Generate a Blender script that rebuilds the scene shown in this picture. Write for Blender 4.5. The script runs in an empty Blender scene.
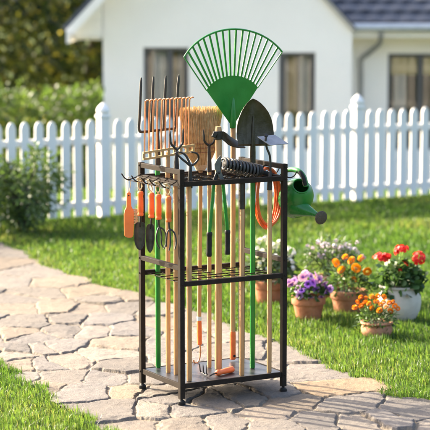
import bpy, math, random
import numpy as np
from mathutils import Vector, Matrix
random.seed(7)
rng = np.random.default_rng(11)
S = bpy.context.scene
COL = S.collection
PI = math.pi
R = math.radians

# ------------------------------------------------------------------ survey of the place
# focal length in photo pixels, eye height and pitch, recovered from the rack's square corners
F, HOR, EYE = 1850.0, -20.0, 2.16
PITCH = math.atan((215 - HOR) / F)
cp, sp = math.cos(PITCH), math.sin(PITCH)


def ray(px, py):
    u = (px - 215) / F
    v = (215 - py) / F
    return Vector((u, cp + v * sp, -sp + v * cp))


def at(px, py, Y):
    d = ray(px, py)
    t = Y / d.y
    return Vector((d.x * t, Y, EYE + d.z * t))


def gnd(px, py, z=0.0):
    d = ray(px, py)
    t = (z - EYE) / d.z
    return Vector((d.x * t, d.y * t, z))


TH = R(29.3)
U = Vector((math.cos(TH), math.sin(TH), 0))
V = Vector((-math.sin(TH), math.cos(TH), 0))
Z = Vector((0, 0, 1))
B0 = gnd(181.6, 404.5)
W, D = 0.610, 0.440
PT = 0.106          # top of the rack's bottom shelf


def RK(u, v, z):
    return B0 + U * u + V * v + Z * z


def onU(px, py, o):
    """point of the vertical plane through o along the rack's width"""
    d = ray(px, py)
    n = V
    c = Vector((0, 0, EYE))
    t = (o - c).dot(n) / d.dot(n)
    return c + d * t


# ------------------------------------------------------------------ mesh helper
class MB:
    def __init__(s):
        s.v = []
        s.f = []
        s.sm = []

    def add(s, vs, fs, smooth=True):
        b = len(s.v)
        s.v += [tuple(x) for x in vs]
        s.f += [tuple(i + b for i in f) for f in fs]
        s.sm += [smooth] * len(fs)
        return s

    def box(s, c, size, ax=(Vector((1, 0, 0)), Vector((0, 1, 0)), Vector((0, 0, 1)))):
        c = Vector(c)
        vs = []
        for i in (-1, 1):
            for j in (-1, 1):
                for k in (-1, 1):
                    vs.append(c + ax[0] * (i * size[0] / 2) + ax[1] * (j * size[1] / 2) + ax[2] * (k * size[2] / 2))
        s.add(vs, [(0, 1, 3, 2), (4, 6, 7, 5), (0, 4, 5, 1), (2, 3, 7, 6), (0, 2, 6, 4), (1, 5, 7, 3)], False)
        return s

    def bar(s, p0, p1, w, h, up=Z):
        p0, p1 = Vector(p0), Vector(p1)
        d = (p1 - p0)
        L = d.length
        d.normalize()
        x = d.cross(up)
        if x.length < 1e-4:
            x = Vector((1, 0, 0))
        x.normalize()
        y = x.cross(d).normalized()
        return s.box((p0 + p1) / 2, (w, L, h), (x, d, y))

    def tube(s, pts, r, n=10, cap=True, flat=1.0, fdir=None):
        pts = [Vector(p) for p in pts]
        m = len(pts)
        rs = r if hasattr(r, '__len__') else [r] * m
        tang = []
        for i in range(m):
            a = pts[max(i - 1, 0)]
            b = pts[min(i + 1, m - 1)]
            t = (b - a)
            tang.append(t.normalized() if t.length > 1e-9 else Vector((0, 0, 1)))
        t0 = tang[0]
        ref = fdir if fdir is not None else (Vector((0, 0, 1)) if abs(t0.z) < .9 else Vector((1, 0, 0)))
        x = (ref - t0 * ref.dot(t0)).normalized()
        vs, fs = [], []
        for i in range(m):
            t = tang[i]
            x = (x - t * x.dot(t))
            x = x.normalized() if x.length > 1e-6 else t.orthogonal().normalized()
            y = t.cross(x)
            for k in range(n):
                a = 2 * PI * k / n
                vs.append(pts[i] + x * (math.cos(a) * rs[i]) + y * (math.sin(a) * rs[i] * flat))
        for i in range(m - 1):
            for k in range(n):
                k2 = (k + 1) % n
                fs.append((i * n + k, i * n + k2, (i + 1) * n + k2, (i + 1) * n + k))
        if cap:
            fs.append(tuple(range(n - 1, -1, -1)))
            fs.append(tuple((m - 1) * n + k for k in range(n)))
        return s.add(vs, fs)

    def lathe(s, p0, p1, prof, n=20, flat=1.0, fdir=None):
        """prof: (t along p0..p1, radius)"""
        p0, p1 = Vector(p0), Vector(p1)
        d = (p1 - p0)
        ax = d.normalized()
        x = (fdir - ax * fdir.dot(ax)).normalized() if fdir is not None else ax.orthogonal().normalized()
        y = ax.cross(x)
        vs, fs = [], []
        for (t, r) in prof:
            for k in range(n):
                a = 2 * PI * k / n
                vs.append(p0 + d * t + x * (math.cos(a) * r) + y * (math.sin(a) * r * flat))
        m = len(prof)
        for i in range(m - 1):
            for k in range(n):
                k2 = (k + 1) % n
                fs.append((i * n + k, i * n + k2, (i + 1) * n + k2, (i + 1) * n + k))
        if prof[0][1] > 1e-4:
            fs.append(tuple(range(n - 1, -1, -1)))
        if prof[-1][1] > 1e-4:
            fs.append(tuple((m - 1) * n + k for k in range(n)))
        return s.add(vs, fs)

    def prism(s, out, ext):
        out = [Vector(p) for p in out]
        ext = Vector(ext)
        n = len(out)
        vs = [p - ext / 2 for p in out] + [p + ext / 2 for p in out]
        fs = [tuple(range(n - 1, -1, -1)), tuple(range(n, 2 * n))]
        for i in range(n):
            j = (i + 1) % n
            fs.append((i, j, n + j, n + i))
        return s.add(vs, fs, False)

    def sheet(s, rows, th, nrm):
        """grid of points made into a shell of thickness th"""
        nr, nc = len(rows), len(rows[0])
        nrm = Vector(nrm)
        vs = [Vector(p) - nrm * th / 2 for r_ in rows for p in r_] + [Vector(p) + nrm * th / 2 for r_ in rows for p in r_]
        o = nr * nc
        fs = []
        for i in range(nr - 1):
            for j in range(nc - 1):
                a, b, c, d = i * nc + j, i * nc + j + 1, (i + 1) * nc + j + 1, (i + 1) * nc + j
                fs.append((d, c, b, a))
                fs.append((o + a, o + b, o + c, o + d))
        edge = [(0, j) for j in range(nc)] + [(i, nc - 1) for i in range(1, nr)] + [(nr - 1, j) for j in range(nc - 2, -1, -1)] + [(i, 0) for i in range(nr - 2, 0, -1)]
        for q in range(len(edge)):
            a = edge[q]
            b = edge[(q + 1) % len(edge)]
            ia, ib = a[0] * nc + a[1], b[0] * nc + b[1]
            fs.append((ia, ib, o + ib, o + ia))
        return s.add(vs, fs)

    def build(s, name, mat, parent=None, bevel=0.0, angle=40):
        off = root_loc(parent)
        me = bpy.data.meshes.new(name)
        me.from_pydata([(x[0] - off.x, x[1] - off.y, x[2] - off.z) for x in s.v], [], s.f)
        me.polygons.foreach_set('use_smooth', [True] * len(me.polygons))
        me.update()
        try:
            me.set_sharp_from_angle(angle=R(angle))
        except Exception:
            pass
        o = bpy.data.objects.new(name, me)
        COL.objects.link(o)
        if mat:
            me.materials.append(mat)
        if parent:
            o.parent = parent
        if bevel:
            b = o.modifiers.new('Bevel', 'BEVEL')
            b.width = bevel
            b.segments = 2
            b.limit_method = 'ANGLE'
            b.angle_limit = R(40)
        return o


def root_loc(o):
    v = Vector((0, 0, 0))
    while o is not None:
        v = v + o.location
        o = o.parent
    return v


def np_mesh(name, V_, quads, tris, mat, parent=None, var=None, colr=None, smooth=True):
    V_ = np.asarray(V_, dtype=np.float32).reshape(-1, 3)
    off = root_loc(parent)
    V_ = V_ - np.array([off.x, off.y, off.z], dtype=np.float32)
    me = bpy.data.meshes.new(name)
    quads = np.zeros((0, 4), np.int32) if quads is None else np.asarray(quads, np.int32).reshape(-1, 4)
    tris = np.zeros((0, 3), np.int32) if tris is None else np.asarray(tris, np.int32).reshape(-1, 3)
    nl = quads.size + tris.size
    me.vertices.add(len(V_))
    me.vertices.foreach_set('co', V_.ravel())
    me.loops.add(nl)
    me.loops.foreach_set('vertex_index', np.concatenate([quads.ravel(), tris.ravel()]))
    npoly = len(quads) + len(tris)
    me.polygons.add(npoly)
    st = np.concatenate([np.arange(len(quads)) * 4, len(quads) * 4 + np.arange(len(tris)) * 3]).astype(np.int32)
    me.polygons.foreach_set('loop_start', st)
    me.polygons.foreach_set('use_smooth', np.full(npoly, smooth))
    me.update(calc_edges=True)
    me.validate()
    if var is not None:
        a = me.attributes.new('var', 'FLOAT', 'POINT')
        a.data.foreach_set('value', np.asarray(var, np.float32))
    if colr is not None:
        a = me.attributes.new('tint', 'FLOAT_COLOR', 'POINT')
        a.data.foreach_set('color', np.asarray(colr, np.float32).ravel())
    o = bpy.data.objects.new(name, me)
    COL.objects.link(o)
    me.materials.append(mat)
    if parent:
        o.parent = parent
    return o


def thing(name, loc, label, cat, group=None):
    o = bpy.data.objects.new(name, None)
    COL.objects.link(o)
    o.location = loc
    o.empty_display_size = .1
    return tag(o, label, cat, group)


def tag(o, label, cat, group=None):
    o['label'] = label
    o['category'] = cat
    if group:
        o['group'] = group
    return o


def kind(o, k):
    o['kind'] = k
    return o


def spline(pts, n=6):
    """Catmull-Rom through pts"""
    P = [Vector(p) for p in pts]
    P = [P[0] * 2 - P[1]] + P + [P[-1] * 2 - P[-2]]
    out = []
    for i in range(1, len(P) - 2):
        for k in range(n):
            t = k / n
            a, b, c, d = P[i - 1], P[i], P[i + 1], P[i + 2]
            out.append(.5 * ((2 * b) + (c - a) * t + (2 * a - 5 * b + 4 * c - d) * t * t + (3 * b - a - 3 * c + d) * t ** 3))
    out.append(P[-2])
    return out


# ------------------------------------------------------------------ materials
def mat(name, c1, c2=None, scale=8.0, rough=.5, metal=0.0, bump=0.0, bscale=None, stretch=None, spec=.5, detail=5, rvar=0.0, coat=0.0, sheen=0):
    m = bpy.data.materials.new(name)
    m.use_nodes = True
    nt = m.node_tree
    b = nt.nodes['Principled BSDF']
    b.inputs['Roughness'].default_value = rough
    b.inputs['Metallic'].default_value = metal
    b.inputs['Specular IOR Level'].default_value = spec
    if coat:
        b.inputs['Coat Weight'].default_value = coat
    tc = nt.nodes.new('ShaderNodeTexCoord')
    mp = nt.nodes.new('ShaderNodeMapping')
    nt.links.new(tc.outputs['Object'], mp.inputs[0])
    if stretch:
        mp.inputs['Scale'].default_value = stretch
    n = nt.nodes.new('ShaderNodeTexNoise')
    n.inputs['Scale'].default_value = scale
    n.inputs['Detail'].default_value = detail
    n.inputs['Roughness'].default_value = .6
    nt.links.new(mp.outputs[0], n.inputs['Vector'])
    rp = nt.nodes.new('ShaderNodeValToRGB')
    rp.color_ramp.elements[0].position = .3
    rp.color_ramp.elements[1].position = .7
    rp.color_ramp.elements[0].color = (*c1, 1)
    rp.color_ramp.elements[1].color = (*(c2 or c1), 1)
    nt.links.new(n.outputs['Fac'], rp.inputs[0])
    nt.links.new(rp.outputs[0], b.inputs['Base Color'])
    if rvar:
        mr = nt.nodes.new('ShaderNodeMapRange')
        mr.inputs[1].default_value = .3
        mr.inputs[2].default_value = .7
        mr.inputs[3].default_value = rough - rvar
        mr.inputs[4].default_value = rough + rvar
        nt.links.new(n.outputs['Fac'], mr.inputs[0])
        nt.links.new(mr.outputs[0], b.inputs['Roughness'])
    if bump:
        n2 = nt.nodes.new('ShaderNodeTexNoise')
        n2.inputs['Scale'].default_value = bscale or scale * 3
        n2.inputs['Detail'].default_value = 6
        nt.links.new(mp.outputs[0], n2.inputs['Vector'])
        bp = nt.nodes.new('ShaderNodeBump')
        bp.inputs['Strength'].default_value = bump
        bp.inputs['Distance'].default_value = .01
        nt.links.new(n2.outputs['Fac'], bp.inputs['Height'])
        nt.links.new(bp.outputs[0], b.inputs['Normal'])
    return m


def leaf_mat(name, cols, trans=.35, rough=.5, tmul=1.6, spec=.3):
    """cols: colours along the per-leaf random attribute"""
    m = bpy.data.materials.new(name)
    m.use_nodes = True
    nt = m.node_tree
    b = nt.nodes['Principled BSDF']
    out = nt.nodes['Material Output']
    b.inputs['Roughness'].default_value = rough
    b.inputs['Specular IOR Level'].default_value = spec
    at_ = nt.nodes.new('ShaderNodeAttribute')
    at_.attribute_name = 'var'
    rp = nt.nodes.new('ShaderNodeValToRGB')
    els = rp.color_ramp.elements
    while len(els) < len(cols):
        els.new(.5)
    for i, c in enumerate(cols):
        els[i].position = i / max(1, len(cols) - 1)
        els[i].color = (*c, 1)
    nt.links.new(at_.outputs['Fac'], rp.inputs[0])
    nt.links.new(rp.outputs[0], b.inputs['Base Color'])
    tr = nt.nodes.new('ShaderNodeBsdfTranslucent')
    mx = nt.nodes.new('ShaderNodeVectorMath')
    mx.operation = 'MULTIPLY'
    mx.inputs[1].default_value = (tmul * 1.05, tmul, tmul * .55)
    nt.links.new(rp.outputs[0], mx.inputs[0])
    nt.links.new(mx.outputs[0], tr.inputs['Color'])
    ms = nt.nodes.new('ShaderNodeMixShader')
    ms.inputs[0].default_value = trans
    nt.links.new(b.outputs[0], ms.inputs[1])
    nt.links.new(tr.outputs[0], ms.inputs[2])
    nt.links.new(ms.outputs[0], out.inputs['Surface'])
    return m


M = {}
M['steel'] = mat('powder_coated_steel', (.019, .0150, .0118), (.030, .0240, .0190), 30, .68, 0, .10, 500, rvar=.06, spec=.06)
M['platform'] = mat('dark_sheet', (.022, .022, .024), (.040, .040, .042), 14, .36, .2, .06, 300, rvar=.1)
M['rubber'] = mat('black_rubber', (.009, .0085, .008), (.016, .0155, .015), 40, .6, 0, .1, 300, spec=.25)
M['iron'] = mat('forged_iron', (.020, .018, .016), (.042, .038, .033), 45, .45, .45, .2, 260, rvar=.1)
M['blade'] = mat('dark_blade_steel', (.032, .027, .017), (.075, .064, .042), 18, .36, .55, .10, 120, rvar=.12)
M['trowel'] = mat('trowel_steel', (.055, .052, .047), (.12, .115, .105), 20, .36, .6, .1, 150, rvar=.1)
M['lopsteel'] = mat('lopper_steel', (.075, .077, .075), (.14, .142, .138), 30, .4, .4, .1, 200)
M['greysteel'] = mat('grey_blade_steel', (.20, .205, .22), (.30, .305, .32), 25, .42, .3, .08, 200, rvar=.1)
M['wood'] = mat('pale_ash_wood', (.38, .205, .080), (.54, .335, .160), 9, .48, 0, .12, 60, stretch=(14, 14, .9), rvar=.06)
M['wood2'] = mat('golden_pine_wood', (.34, .180, .068), (.50, .300, .135), 9, .5, 0, .12, 60, stretch=(14, 14, .9))
M['wood3'] = mat('beech_head_wood', (.44, .245, .085), (.54, .33, .135), 12, .5, 0, .1, 60, stretch=(1.2, 10, 10))
M['green'] = mat('green_plastic', (.010, .165, .020), (.020, .225, .030), 12, .33, 0, .04, 150, rvar=.05)
M['greenhandle'] = mat('green_handle', (.012, .165, .022), (.020, .215, .030), 20, .35, 0, .05, 150)
M['cangreen'] = mat('watering_can_green', (.010, .130, .020), (.022, .190, .032), 14, .30, 0, .04, 120, rvar=.06)
M['orange'] = mat('orange_grip', (.64, .120, .022), (.74, .165, .038), 30, .42, 0, .08, 350, rvar=.06)
M['orangeb'] = mat('orange_brush', (.66, .175, .040), (.74, .215, .058), 20, .42, 0, .05, 200)
M['hose'] = mat('orange_hose', (.66, .115, .022), (.76, .160, .04), 30, .38, 0, .06, 300)
M['copper'] = mat('copper_tine', (.60, .25, .12), (.74, .34, .18), 30, .35, .75, .05, 200)
M['broom'] = mat('broom_corn', (.44, .27, .105), (.66, .45, .22), 40, .75, 0, 0, spec=.2)
M['stitch'] = mat('broom_stitching', (.26, .11, .05), (.36, .17, .08), 60, .8)
M['twine'] = mat('jute_twine', (.50, .36, .19), (.66, .5, .3), 200, .85, 0, .3, 500)
M['bristle'] = mat('tan_bristle', (.56, .37, .19), (.7, .5, .3), 60, .8)
M['collar'] = mat('pale_collar', (.50, .62, .66), (.56, .68, .72), 30, .4)
M['white'] = mat('white_paint', (.80, .775, .725), (.87, .845, .80), 5, .5, 0, .08, 60)
M['wall'] = mat('white_render', (.90, .845, .775), (.945, .895, .825), 1.2, .85, 0, .3, 90)
M['trim'] = mat('white_trim', (.82, .79, .74), (.87, .84, .79), 3, .5)
M['frame'] = mat('dark_window_frame', (.050, .054, .062), (.07, .074, .082), 8, .45)
M['gutter'] = mat('pale_gutter', (.42, .45, .48), (.5, .53, .56), 5, .4, .2)
M['pipe'] = mat('grey_downpipe', (.28, .27, .25), (.36, .35, .33), 5, .45, .3)
M['curtain'] = mat('grey_curtain', (.62, .62, .60), (.72, .72, .70), 4, .9)
M['blind'] = mat('ochre_blind', (.50, .40, .16), (.60, .48, .22), 6, .9)
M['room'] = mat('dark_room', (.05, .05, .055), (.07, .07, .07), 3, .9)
M['terra'] = mat('terracotta', (.29, .100, .044), (.46, .20, .105), 14, .8, 0, .25, 90, spec=.2)
M['terra2'] = mat('pale_terracotta', (.32, .130, .066), (.48, .245, .145), 13, .8, 0, .25, 90, spec=.2)
M['ceramic'] = mat('weathered_white_ceramic', (.46, .41, .335), (.60, .545, .46), 7, .6, 0, .2, 60)
M['soil'] = mat('potting_soil', (.030, .020, .013), (.065, .045, .030), 60, .95, 0, .8, 200)
M['bark'] = mat('bark', (.045, .034, .025), (.10, .08, .06), 8, .9, 0, .8, 30, stretch=(3, 3, .6))
M['stem'] = mat('green_stem', (.05, .10, .025), (.08, .14, .04), 20, .6)
M['rose'] = mat('brown_sprinkler_face', (.055, .042, .030), (.10, .078, .055), 60, .5, .3, .5, 200)
M['coil'] = mat('coil_metal', (.040, .038, .036), (.09, .087, .083), 40, .48, .3)
M['grass'] = leaf_mat('grass_blades', [(.025, .062, .012), (.048, .098, .019), (.074, .122, .027), (.140, .148, .06)], .46, .45, 2.1)
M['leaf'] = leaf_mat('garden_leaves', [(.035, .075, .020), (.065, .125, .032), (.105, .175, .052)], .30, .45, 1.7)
M['geraleaf'] = leaf_mat('geranium_leaves', [(.036, .080, .024), (.062, .128, .038), (.10, .175, .06)], .28, .5, 1.6)
M['paleleaf'] = leaf_mat('grey_green_leaves', [(.05, .085, .04), (.085, .13, .055), (.12, .17, .08)], .3, .5, 1.5)
M['treeleaf'] = leaf_mat('tree_leaves', [(.008, .016, .004), (.022, .036, .009), (.080, .095, .020), (.28, .23, .05)], .45, .45, 2.6)  # crown's dark gaps and sunny highlights are put into the leaf colours
M['hedgeleaf'] = leaf_mat('hedge_leaves', [(.024, .048, .013), (.046, .080, .020), (.082, .115, .030)], .42, .5, 2.1)
M['shrubleaf'] = leaf_mat('shrub_leaves', [(.030, .060, .017), (.065, .115, .030), (.115, .17, .055)], .32, .5, 1.7)
M['marigold'] = leaf_mat('orange_petals', [(.70, .26, .006), (.78, .36, .010), (.82, .44, .018)], .2, .6, 1.2, .2)
M['marigold2'] = leaf_mat('deep_orange_petals', [(.62, .17, .008), (.74, .27, .010), (.80, .36, .018)], .2, .6, 1.2, .2)
M['geranium'] = leaf_mat('red_petals', [(.50, .012, .010), (.64, .025, .018), (.74, .05, .035)], .2, .55, 1.2, .3)
M['petunia'] = leaf_mat('lilac_petals', [(.13, .03, .25), (.44, .22, .52), (.60, .42, .63)], .2, .6, 1.2, .2)
M['petunia2'] = leaf_mat('violet_petals', [(.06, .01, .18), (.24, .07, .50), (.38, .17, .64)], .2, .6, 1.2, .2)
M['whiteflower'] = leaf_mat('white_petals', [(.45, .46, .36), (.58, .58, .52), (.64, .64, .60)], .2, .6, 1.0, .2)
M['lilacflower'] = leaf_mat('pale_lilac_petals', [(.44, .34, .48), (.54, .45, .56), (.62, .57, .63)], .2, .6, 1.0, .2)

# window glass: clear with a sky reflection
g = bpy.data.materials.new('window_glass')
g.use_nodes = True
nt = g.node_tree
for n in list(nt.nodes):
    if n.type == 'BSDF_PRINCIPLED':
        nt.nodes.remove(n)
tr = nt.nodes.new('ShaderNodeBsdfTransparent')
tr.inputs[0].default_value = (.86, .88, .88, 1)
gl = nt.nodes.new('ShaderNodeBsdfGlossy')
gl.inputs['Roughness'].default_value = .02
fr = nt.nodes.new('ShaderNodeFresnel')
fr.inputs['IOR'].default_value = 1.33
ms = nt.nodes.new('ShaderNodeMixShader')
nt.links.new(fr.outputs[0], ms.inputs[0])
nt.links.new(tr.outputs[0], ms.inputs[1])
nt.links.new(gl.outputs[0], ms.inputs[2])
nt.links.new(ms.outputs[0], nt.nodes['Material Output'].inputs['Surface'])
M['glass'] = g


def ground_mat():
    m = bpy.data.materials.new('lawn_soil')
    m.use_nodes = True
    nt = m.node_tree
    b = nt.nodes['Principled BSDF']
    b.inputs['Roughness'].default_value = .95
    b.inputs['Specular IOR Level'].default_value = .1
    tc = nt.nodes.new('ShaderNodeTexCoord')
    n = nt.nodes.new('ShaderNodeTexNoise')
    n.inputs['Scale'].default_value = 6
    n.inputs['Detail'].default_value = 10
    n.inputs['Roughness'].default_value = .7
    nt.links.new(tc.outputs['Object'], n.inputs['Vector'])
    rp = nt.nodes.new('ShaderNodeValToRGB')
    e = rp.color_ramp.elements
    e[0].position = .3
    e[0].color = (.028, .050, .010, 1)
    e[1].position = .72
    e[1].color = (.075, .105, .020, 1)
    nt.links.new(n.outputs['Fac'], rp.inputs[0])
    nt.links.new(rp.outputs[0], b.inputs['Base Color'])
    bp = nt.nodes.new('ShaderNodeBump')
    bp.inputs['Strength'].default_value = .6
    n2 = nt.nodes.new('ShaderNodeTexNoise')
    n2.inputs['Scale'].default_value = 60
    nt.links.new(tc.outputs['Object'], n2.inputs['Vector'])
    nt.links.new(n2.outputs['Fac'], bp.inputs['Height'])
    nt.links.new(bp.outputs[0], b.inputs['Normal'])
    return m


def stone_mat():
    """flagstone: 'tint' rgb = the stone's own colour, alpha = 1 on stone, 0 in the sandy joints"""
    m = bpy.data.materials.new('flagstone')
    m.use_nodes = True
    nt = m.node_tree
    b = nt.nodes['Principled BSDF']
    b.inputs['Roughness'].default_value = .82
    b.inputs['Specular IOR Level'].default_value = .25
    a = nt.nodes.new('ShaderNodeAttribute')
    a.attribute_name = 'tint'
    tc = nt.nodes.new('ShaderNodeTexCoord')

    def noise(sc, det=8, ro=.65):
        n = nt.nodes.new('ShaderNodeTexNoise')
        n.inputs['Scale'].default_value = sc
        n.inputs['Detail'].default_value = det
        n.inputs['Roughness'].default_value = ro
        nt.links.new(tc.outputs['Object'], n.inputs['Vector'])
        return n

    def ramp(n, p0, c0, p1, c1):
        r = nt.nodes.new('ShaderNodeValToRGB')
        e = r.color_ramp.elements
        e[0].position, e[1].position = p0, p1
        e[0].color, e[1].color = (*c0, 1), (*c1, 1)
        nt.links.new(n.outputs['Fac'], r.inputs[0])
        return r

    def mul(x, y):
        mx = nt.nodes.new('ShaderNodeMix')
        mx.data_type = 'RGBA'
        mx.blend_type = 'MULTIPLY'
        mx.inputs[0].default_value = 1
        nt.links.new(x, mx.inputs[6])
        nt.links.new(y, mx.inputs[7])
        return mx.outputs[2]

    n1, n2, n3 = noise(7), noise(45), noise(180, 4)
    c = mul(a.outputs['Color'], ramp(n1, .28, (.74, .75, .78), .72, (1.12, 1.07, 1.00)).outputs[0])
    c = mul(c, ramp(n2, .3, (.76, .76, .77), .7, (1.12, 1.12, 1.11)).outputs[0])
    c = mul(c, ramp(n3, .30, (.62, .61, .60), .46, (1.05, 1.05, 1.05)).outputs[0])
    j = ramp(noise(120, 6), .35, (.13, .105, .075), .65, (.27, .225, .165))
    mx = nt.nodes.new('ShaderNodeMix')
    mx.data_type = 'RGBA'
    nt.links.new(a.outputs['Alpha'], mx.inputs[0])
    nt.links.new(j.outputs[0], mx.inputs[6])
    nt.links.new(c, mx.inputs[7])
    nt.links.new(mx.outputs[2], b.inputs['Base Color'])
    bp = nt.nodes.new('ShaderNodeBump')
    bp.inputs['Strength'].default_value = .75
    bp.inputs['Distance'].default_value = .007
    ad = nt.nodes.new('ShaderNodeMath')
    ad.operation = 'ADD'
    nt.links.new(n2.outputs['Fac'], ad.inputs[0])
    nt.links.new(n3.outputs['Fac'], ad.inputs[1])
    nt.links.new(ad.outputs[0], bp.inputs['Height'])
    nt.links.new(bp.outputs[0], b.inputs['Normal'])
    return m


def tile_mat():
    m = mat('slate_roof_tile', (.040, .048, .066), (.070, .080, .105), 5, .6, 0, .2, 40)
    return m


M['tile'] = tile_mat()

# ------------------------------------------------------------------ noise in numpy


def vnoise(x, y, seed=0):
    xi = np.floor(x).astype(np.int64)
    yi = np.floor(y).astype(np.int64)
    fx, fy = x - xi, y - yi
    fx = fx * fx * (3 - 2 * fx)
    fy = fy * fy * (3 - 2 * fy)

    def h(a, b):
        n = (a * 374761393 + b * 668265263 + seed * 974634777) & 0x7fffffff
        n = ((n ^ (n >> 13)) * 1274126177) & 0x7fffffff
        return ((n ^ (n >> 16)) & 0xffff) / 65535.0
    return (h(xi, yi) * (1 - fx) + h(xi + 1, yi) * fx) * (1 - fy) + (h(xi, yi + 1) * (1 - fx) + h(xi + 1, yi + 1) * fx) * fy


def fbm(x, y, seed=0, oct=4):
    s, a, t = 0, .5, 0
    for o in range(oct):
        s = s + a * vnoise(x * 2 ** o, y * 2 ** o, seed + o)
        t += a
        a *= .5
    return s / t


def inpoly(x, y, poly):
    n = len(poly)
    r = np.zeros(x.shape, bool)
    for i in range(n):
        x1, y1 = poly[i]
        x2, y2 = poly[(i + 1) % n]
        c = ((y1 > y) != (y2 > y)) & (x < (x2 - x1) * (y - y1) / (y2 - y1 + 1e-12) + x1)
        r ^= c
    return r


# ------------------------------------------------------------------ ground and path
def path_inside(x, y):
    wob = (fbm(x * 7, y * 7, 201, 3) - .5) * .12
    return inpoly(x + wob, y + wob, path_poly)


GZ = -.030
gm = MB()
DIP = -1.35


def gz(y):
    t = np.clip((np.asarray(y, float) - 18.9) / 3.6, 0, 1)
    return GZ + (DIP - GZ) * t * t * (3 - 2 * t)


gys = [-60, 0, 10, 18.9] + [18.9 + .2 * k for k in range(1, 19)] + [40, 120, 700]
for y in gys:
    gm.v += [(-400, y, float(gz(y))), (400, y, float(gz(y)))]
for k in range(len(gys) - 1):
    gm.f.append((2 * k, 2 * k + 1, 2 * k + 3, 2 * k + 2))
    gm.sm.append(True)
kind(gm.build('ground', ground_mat()), 'structure')

path_px = [(-150, 224), (-60, 232), (0, 243), (25, 250), (50, 267), (85, 279), (130, 291), (150, 299), (190, 307), (225, 321), (245, 334), (285, 344),
           (305, 352), (330, 367), (350, 371), (375, 379), (395, 395), (412, 398), (430, 400), (480, 413), (560, 440), (600, 560), (175, 560),
           (135, 450), (110, 432), (60, 406), (35, 386), (0, 363), (-60, 336), (-150, 300), (-230, 265)]
path_poly = [(gnd(*p).x, gnd(*p).y) for p in path_px]

seeds_px = [(40, 347), (72, 318), (48, 362), (105, 352), (108, 378), (142, 378), (175, 398), (140, 425), (20, 377), (108, 298), (35, 293), (290, 400), (345, 404), (385, 418), (-30, 240), (-60, 250), (8, 251), (22, 260), (-12, 262), (-50, 270), (47, 271), (52, 282), (10, 282), (-25, 290), (15, 297), (93, 291), (60, 293), (125, 296), (12, 308), (-20, 315), (60, 307),
            (86, 308), (98, 318.5), (128, 306), (27, 321), (-12, 335), (70, 330), (87, 330), (128, 329), (12, 333), (34, 337), (60, 345), (80, 345), (123, 343), (18, 348), (8, 354),
            (-15, 352), (-50, 315), (-80, 290), (-100, 265), (63, 360), (84, 362), (22, 363), (128, 366), (62, 377), (85, 390), (131, 389), (118, 411), (42, 384), (158, 391), (155, 410), (192, 409), (184, 424),
            (247, 396), (211, 401), (226, 421), (266, 415), (297, 353), (268, 350), (305, 371), (272, 392), (325, 387), (362, 389), (318, 420), (272, 424), (361, 421), (411, 411), (385, 402),
            (163, 345), (168, 322), (200, 335), (195, 317), (235, 352), (182, 362), (215, 372), (222, 333), (255, 368), (160, 308),
            (150, 440), (200, 446), (250, 442), (300, 448), (350, 445), (400, 440), (450, 425), (455, 445), (500, 450), (180, 480), (250, 480), (330, 480), (400, 480), (470, 480)]
drop = {(84, 362), (22, 260), (268, 350), (385, 402), (60, 293), (84, 362), (80, 345), (362, 389)}
seeds = np.array([[gnd(*p).x, gnd(*p).y] for p in seeds_px if p not in drop])


def stone_field(x, y):
    """height, stone id, joint mask of the paving"""
    wx = x + (fbm(x * 5, y * 5, 3, 4) - .5) * .075 + (fbm(x * 26, y * 26, 9, 3) - .5) * .024
    wy = y + (fbm(x * 5, y * 5, 17, 4) - .5) * .075 + (fbm(x * 26, y * 26, 23, 3) - .5) * .024
    d1 = np.full(x.shape, 1e9)
    d2 = np.full(x.shape, 1e9)
    i1 = np.zeros(x.shape, np.int32)
    i2 = np.zeros(x.shape, np.int32)
    for k, (sx, sy) in enumerate(seeds):
        d = (wx - sx) ** 2 + ((wy - sy) * .82) ** 2
        c = d < d1
        d2 = np.where(c, d1, np.minimum(d2, d))
        i2 = np.where(c, i1, np.where(d < d2 + 1e-12, np.where(d <= d2, k, i2), i2))
        i1 = np.where(c, k, i1)
        d1 = np.where(c, d, d1)
    sd = np.sqrt((seeds[i1, 0] - seeds[i2, 0]) ** 2 + ((seeds[i1, 1] - seeds[i2, 1]) * .82) ** 2) + 1e-6
    e = (d2 - d1) / (2 * sd)
    r_ = np.random.default_rng(5)
    n = len(seeds)
    oz, tx, ty = r_.uniform(-.006, .006, n), r_.uniform(-.012, .012, n), r_.uniform(-.010, .010, n)
    jw = .0022 + .026 * np.clip(fbm(x * 3.1, y * 3.1, 41, 3) - .30, 0, 1) ** 1.6
    t = np.clip((e - jw) / .006, 0, 1)
    prof = 1 - (1 - t) ** 1.6
    top = oz[i1] + tx[i1] * (x - seeds[i1, 0]) + ty[i1] * (y - seeds[i1, 1])
    cl = fbm(x * 3.0 + i1 * 7.3, y * 4.5 + i1 * 3.1, 55, 5)
    led = np.floor(cl * 9) / 9
    fr_ = (cl * 9) % 1
    led = led + np.clip((fr_ - .80) / .2, 0, 1) / 9
    top = top + (led - .5) * .020 + (fbm(x * 22, y * 22, 77, 4) - .5) * .005
    # chipped shoulders
    ch = np.clip((fbm(x * 8, y * 8, 91, 3) - .56) * 5, 0, 1) * np.clip(1 - e / .060, 0, 1)
    top = top - ch * .013
    base = -.0125 + (fbm(x * 40, y * 40, 13, 3) - .5) * .005 - .016 * np.clip(fbm(x * 2.3, y * 2.3, 19, 3) - .45, 0, 1)
    z = base + (np.maximum(top, base + .004) - base) * prof
    return z, i1, np.clip(t * 1.6, 0, 1)


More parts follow.
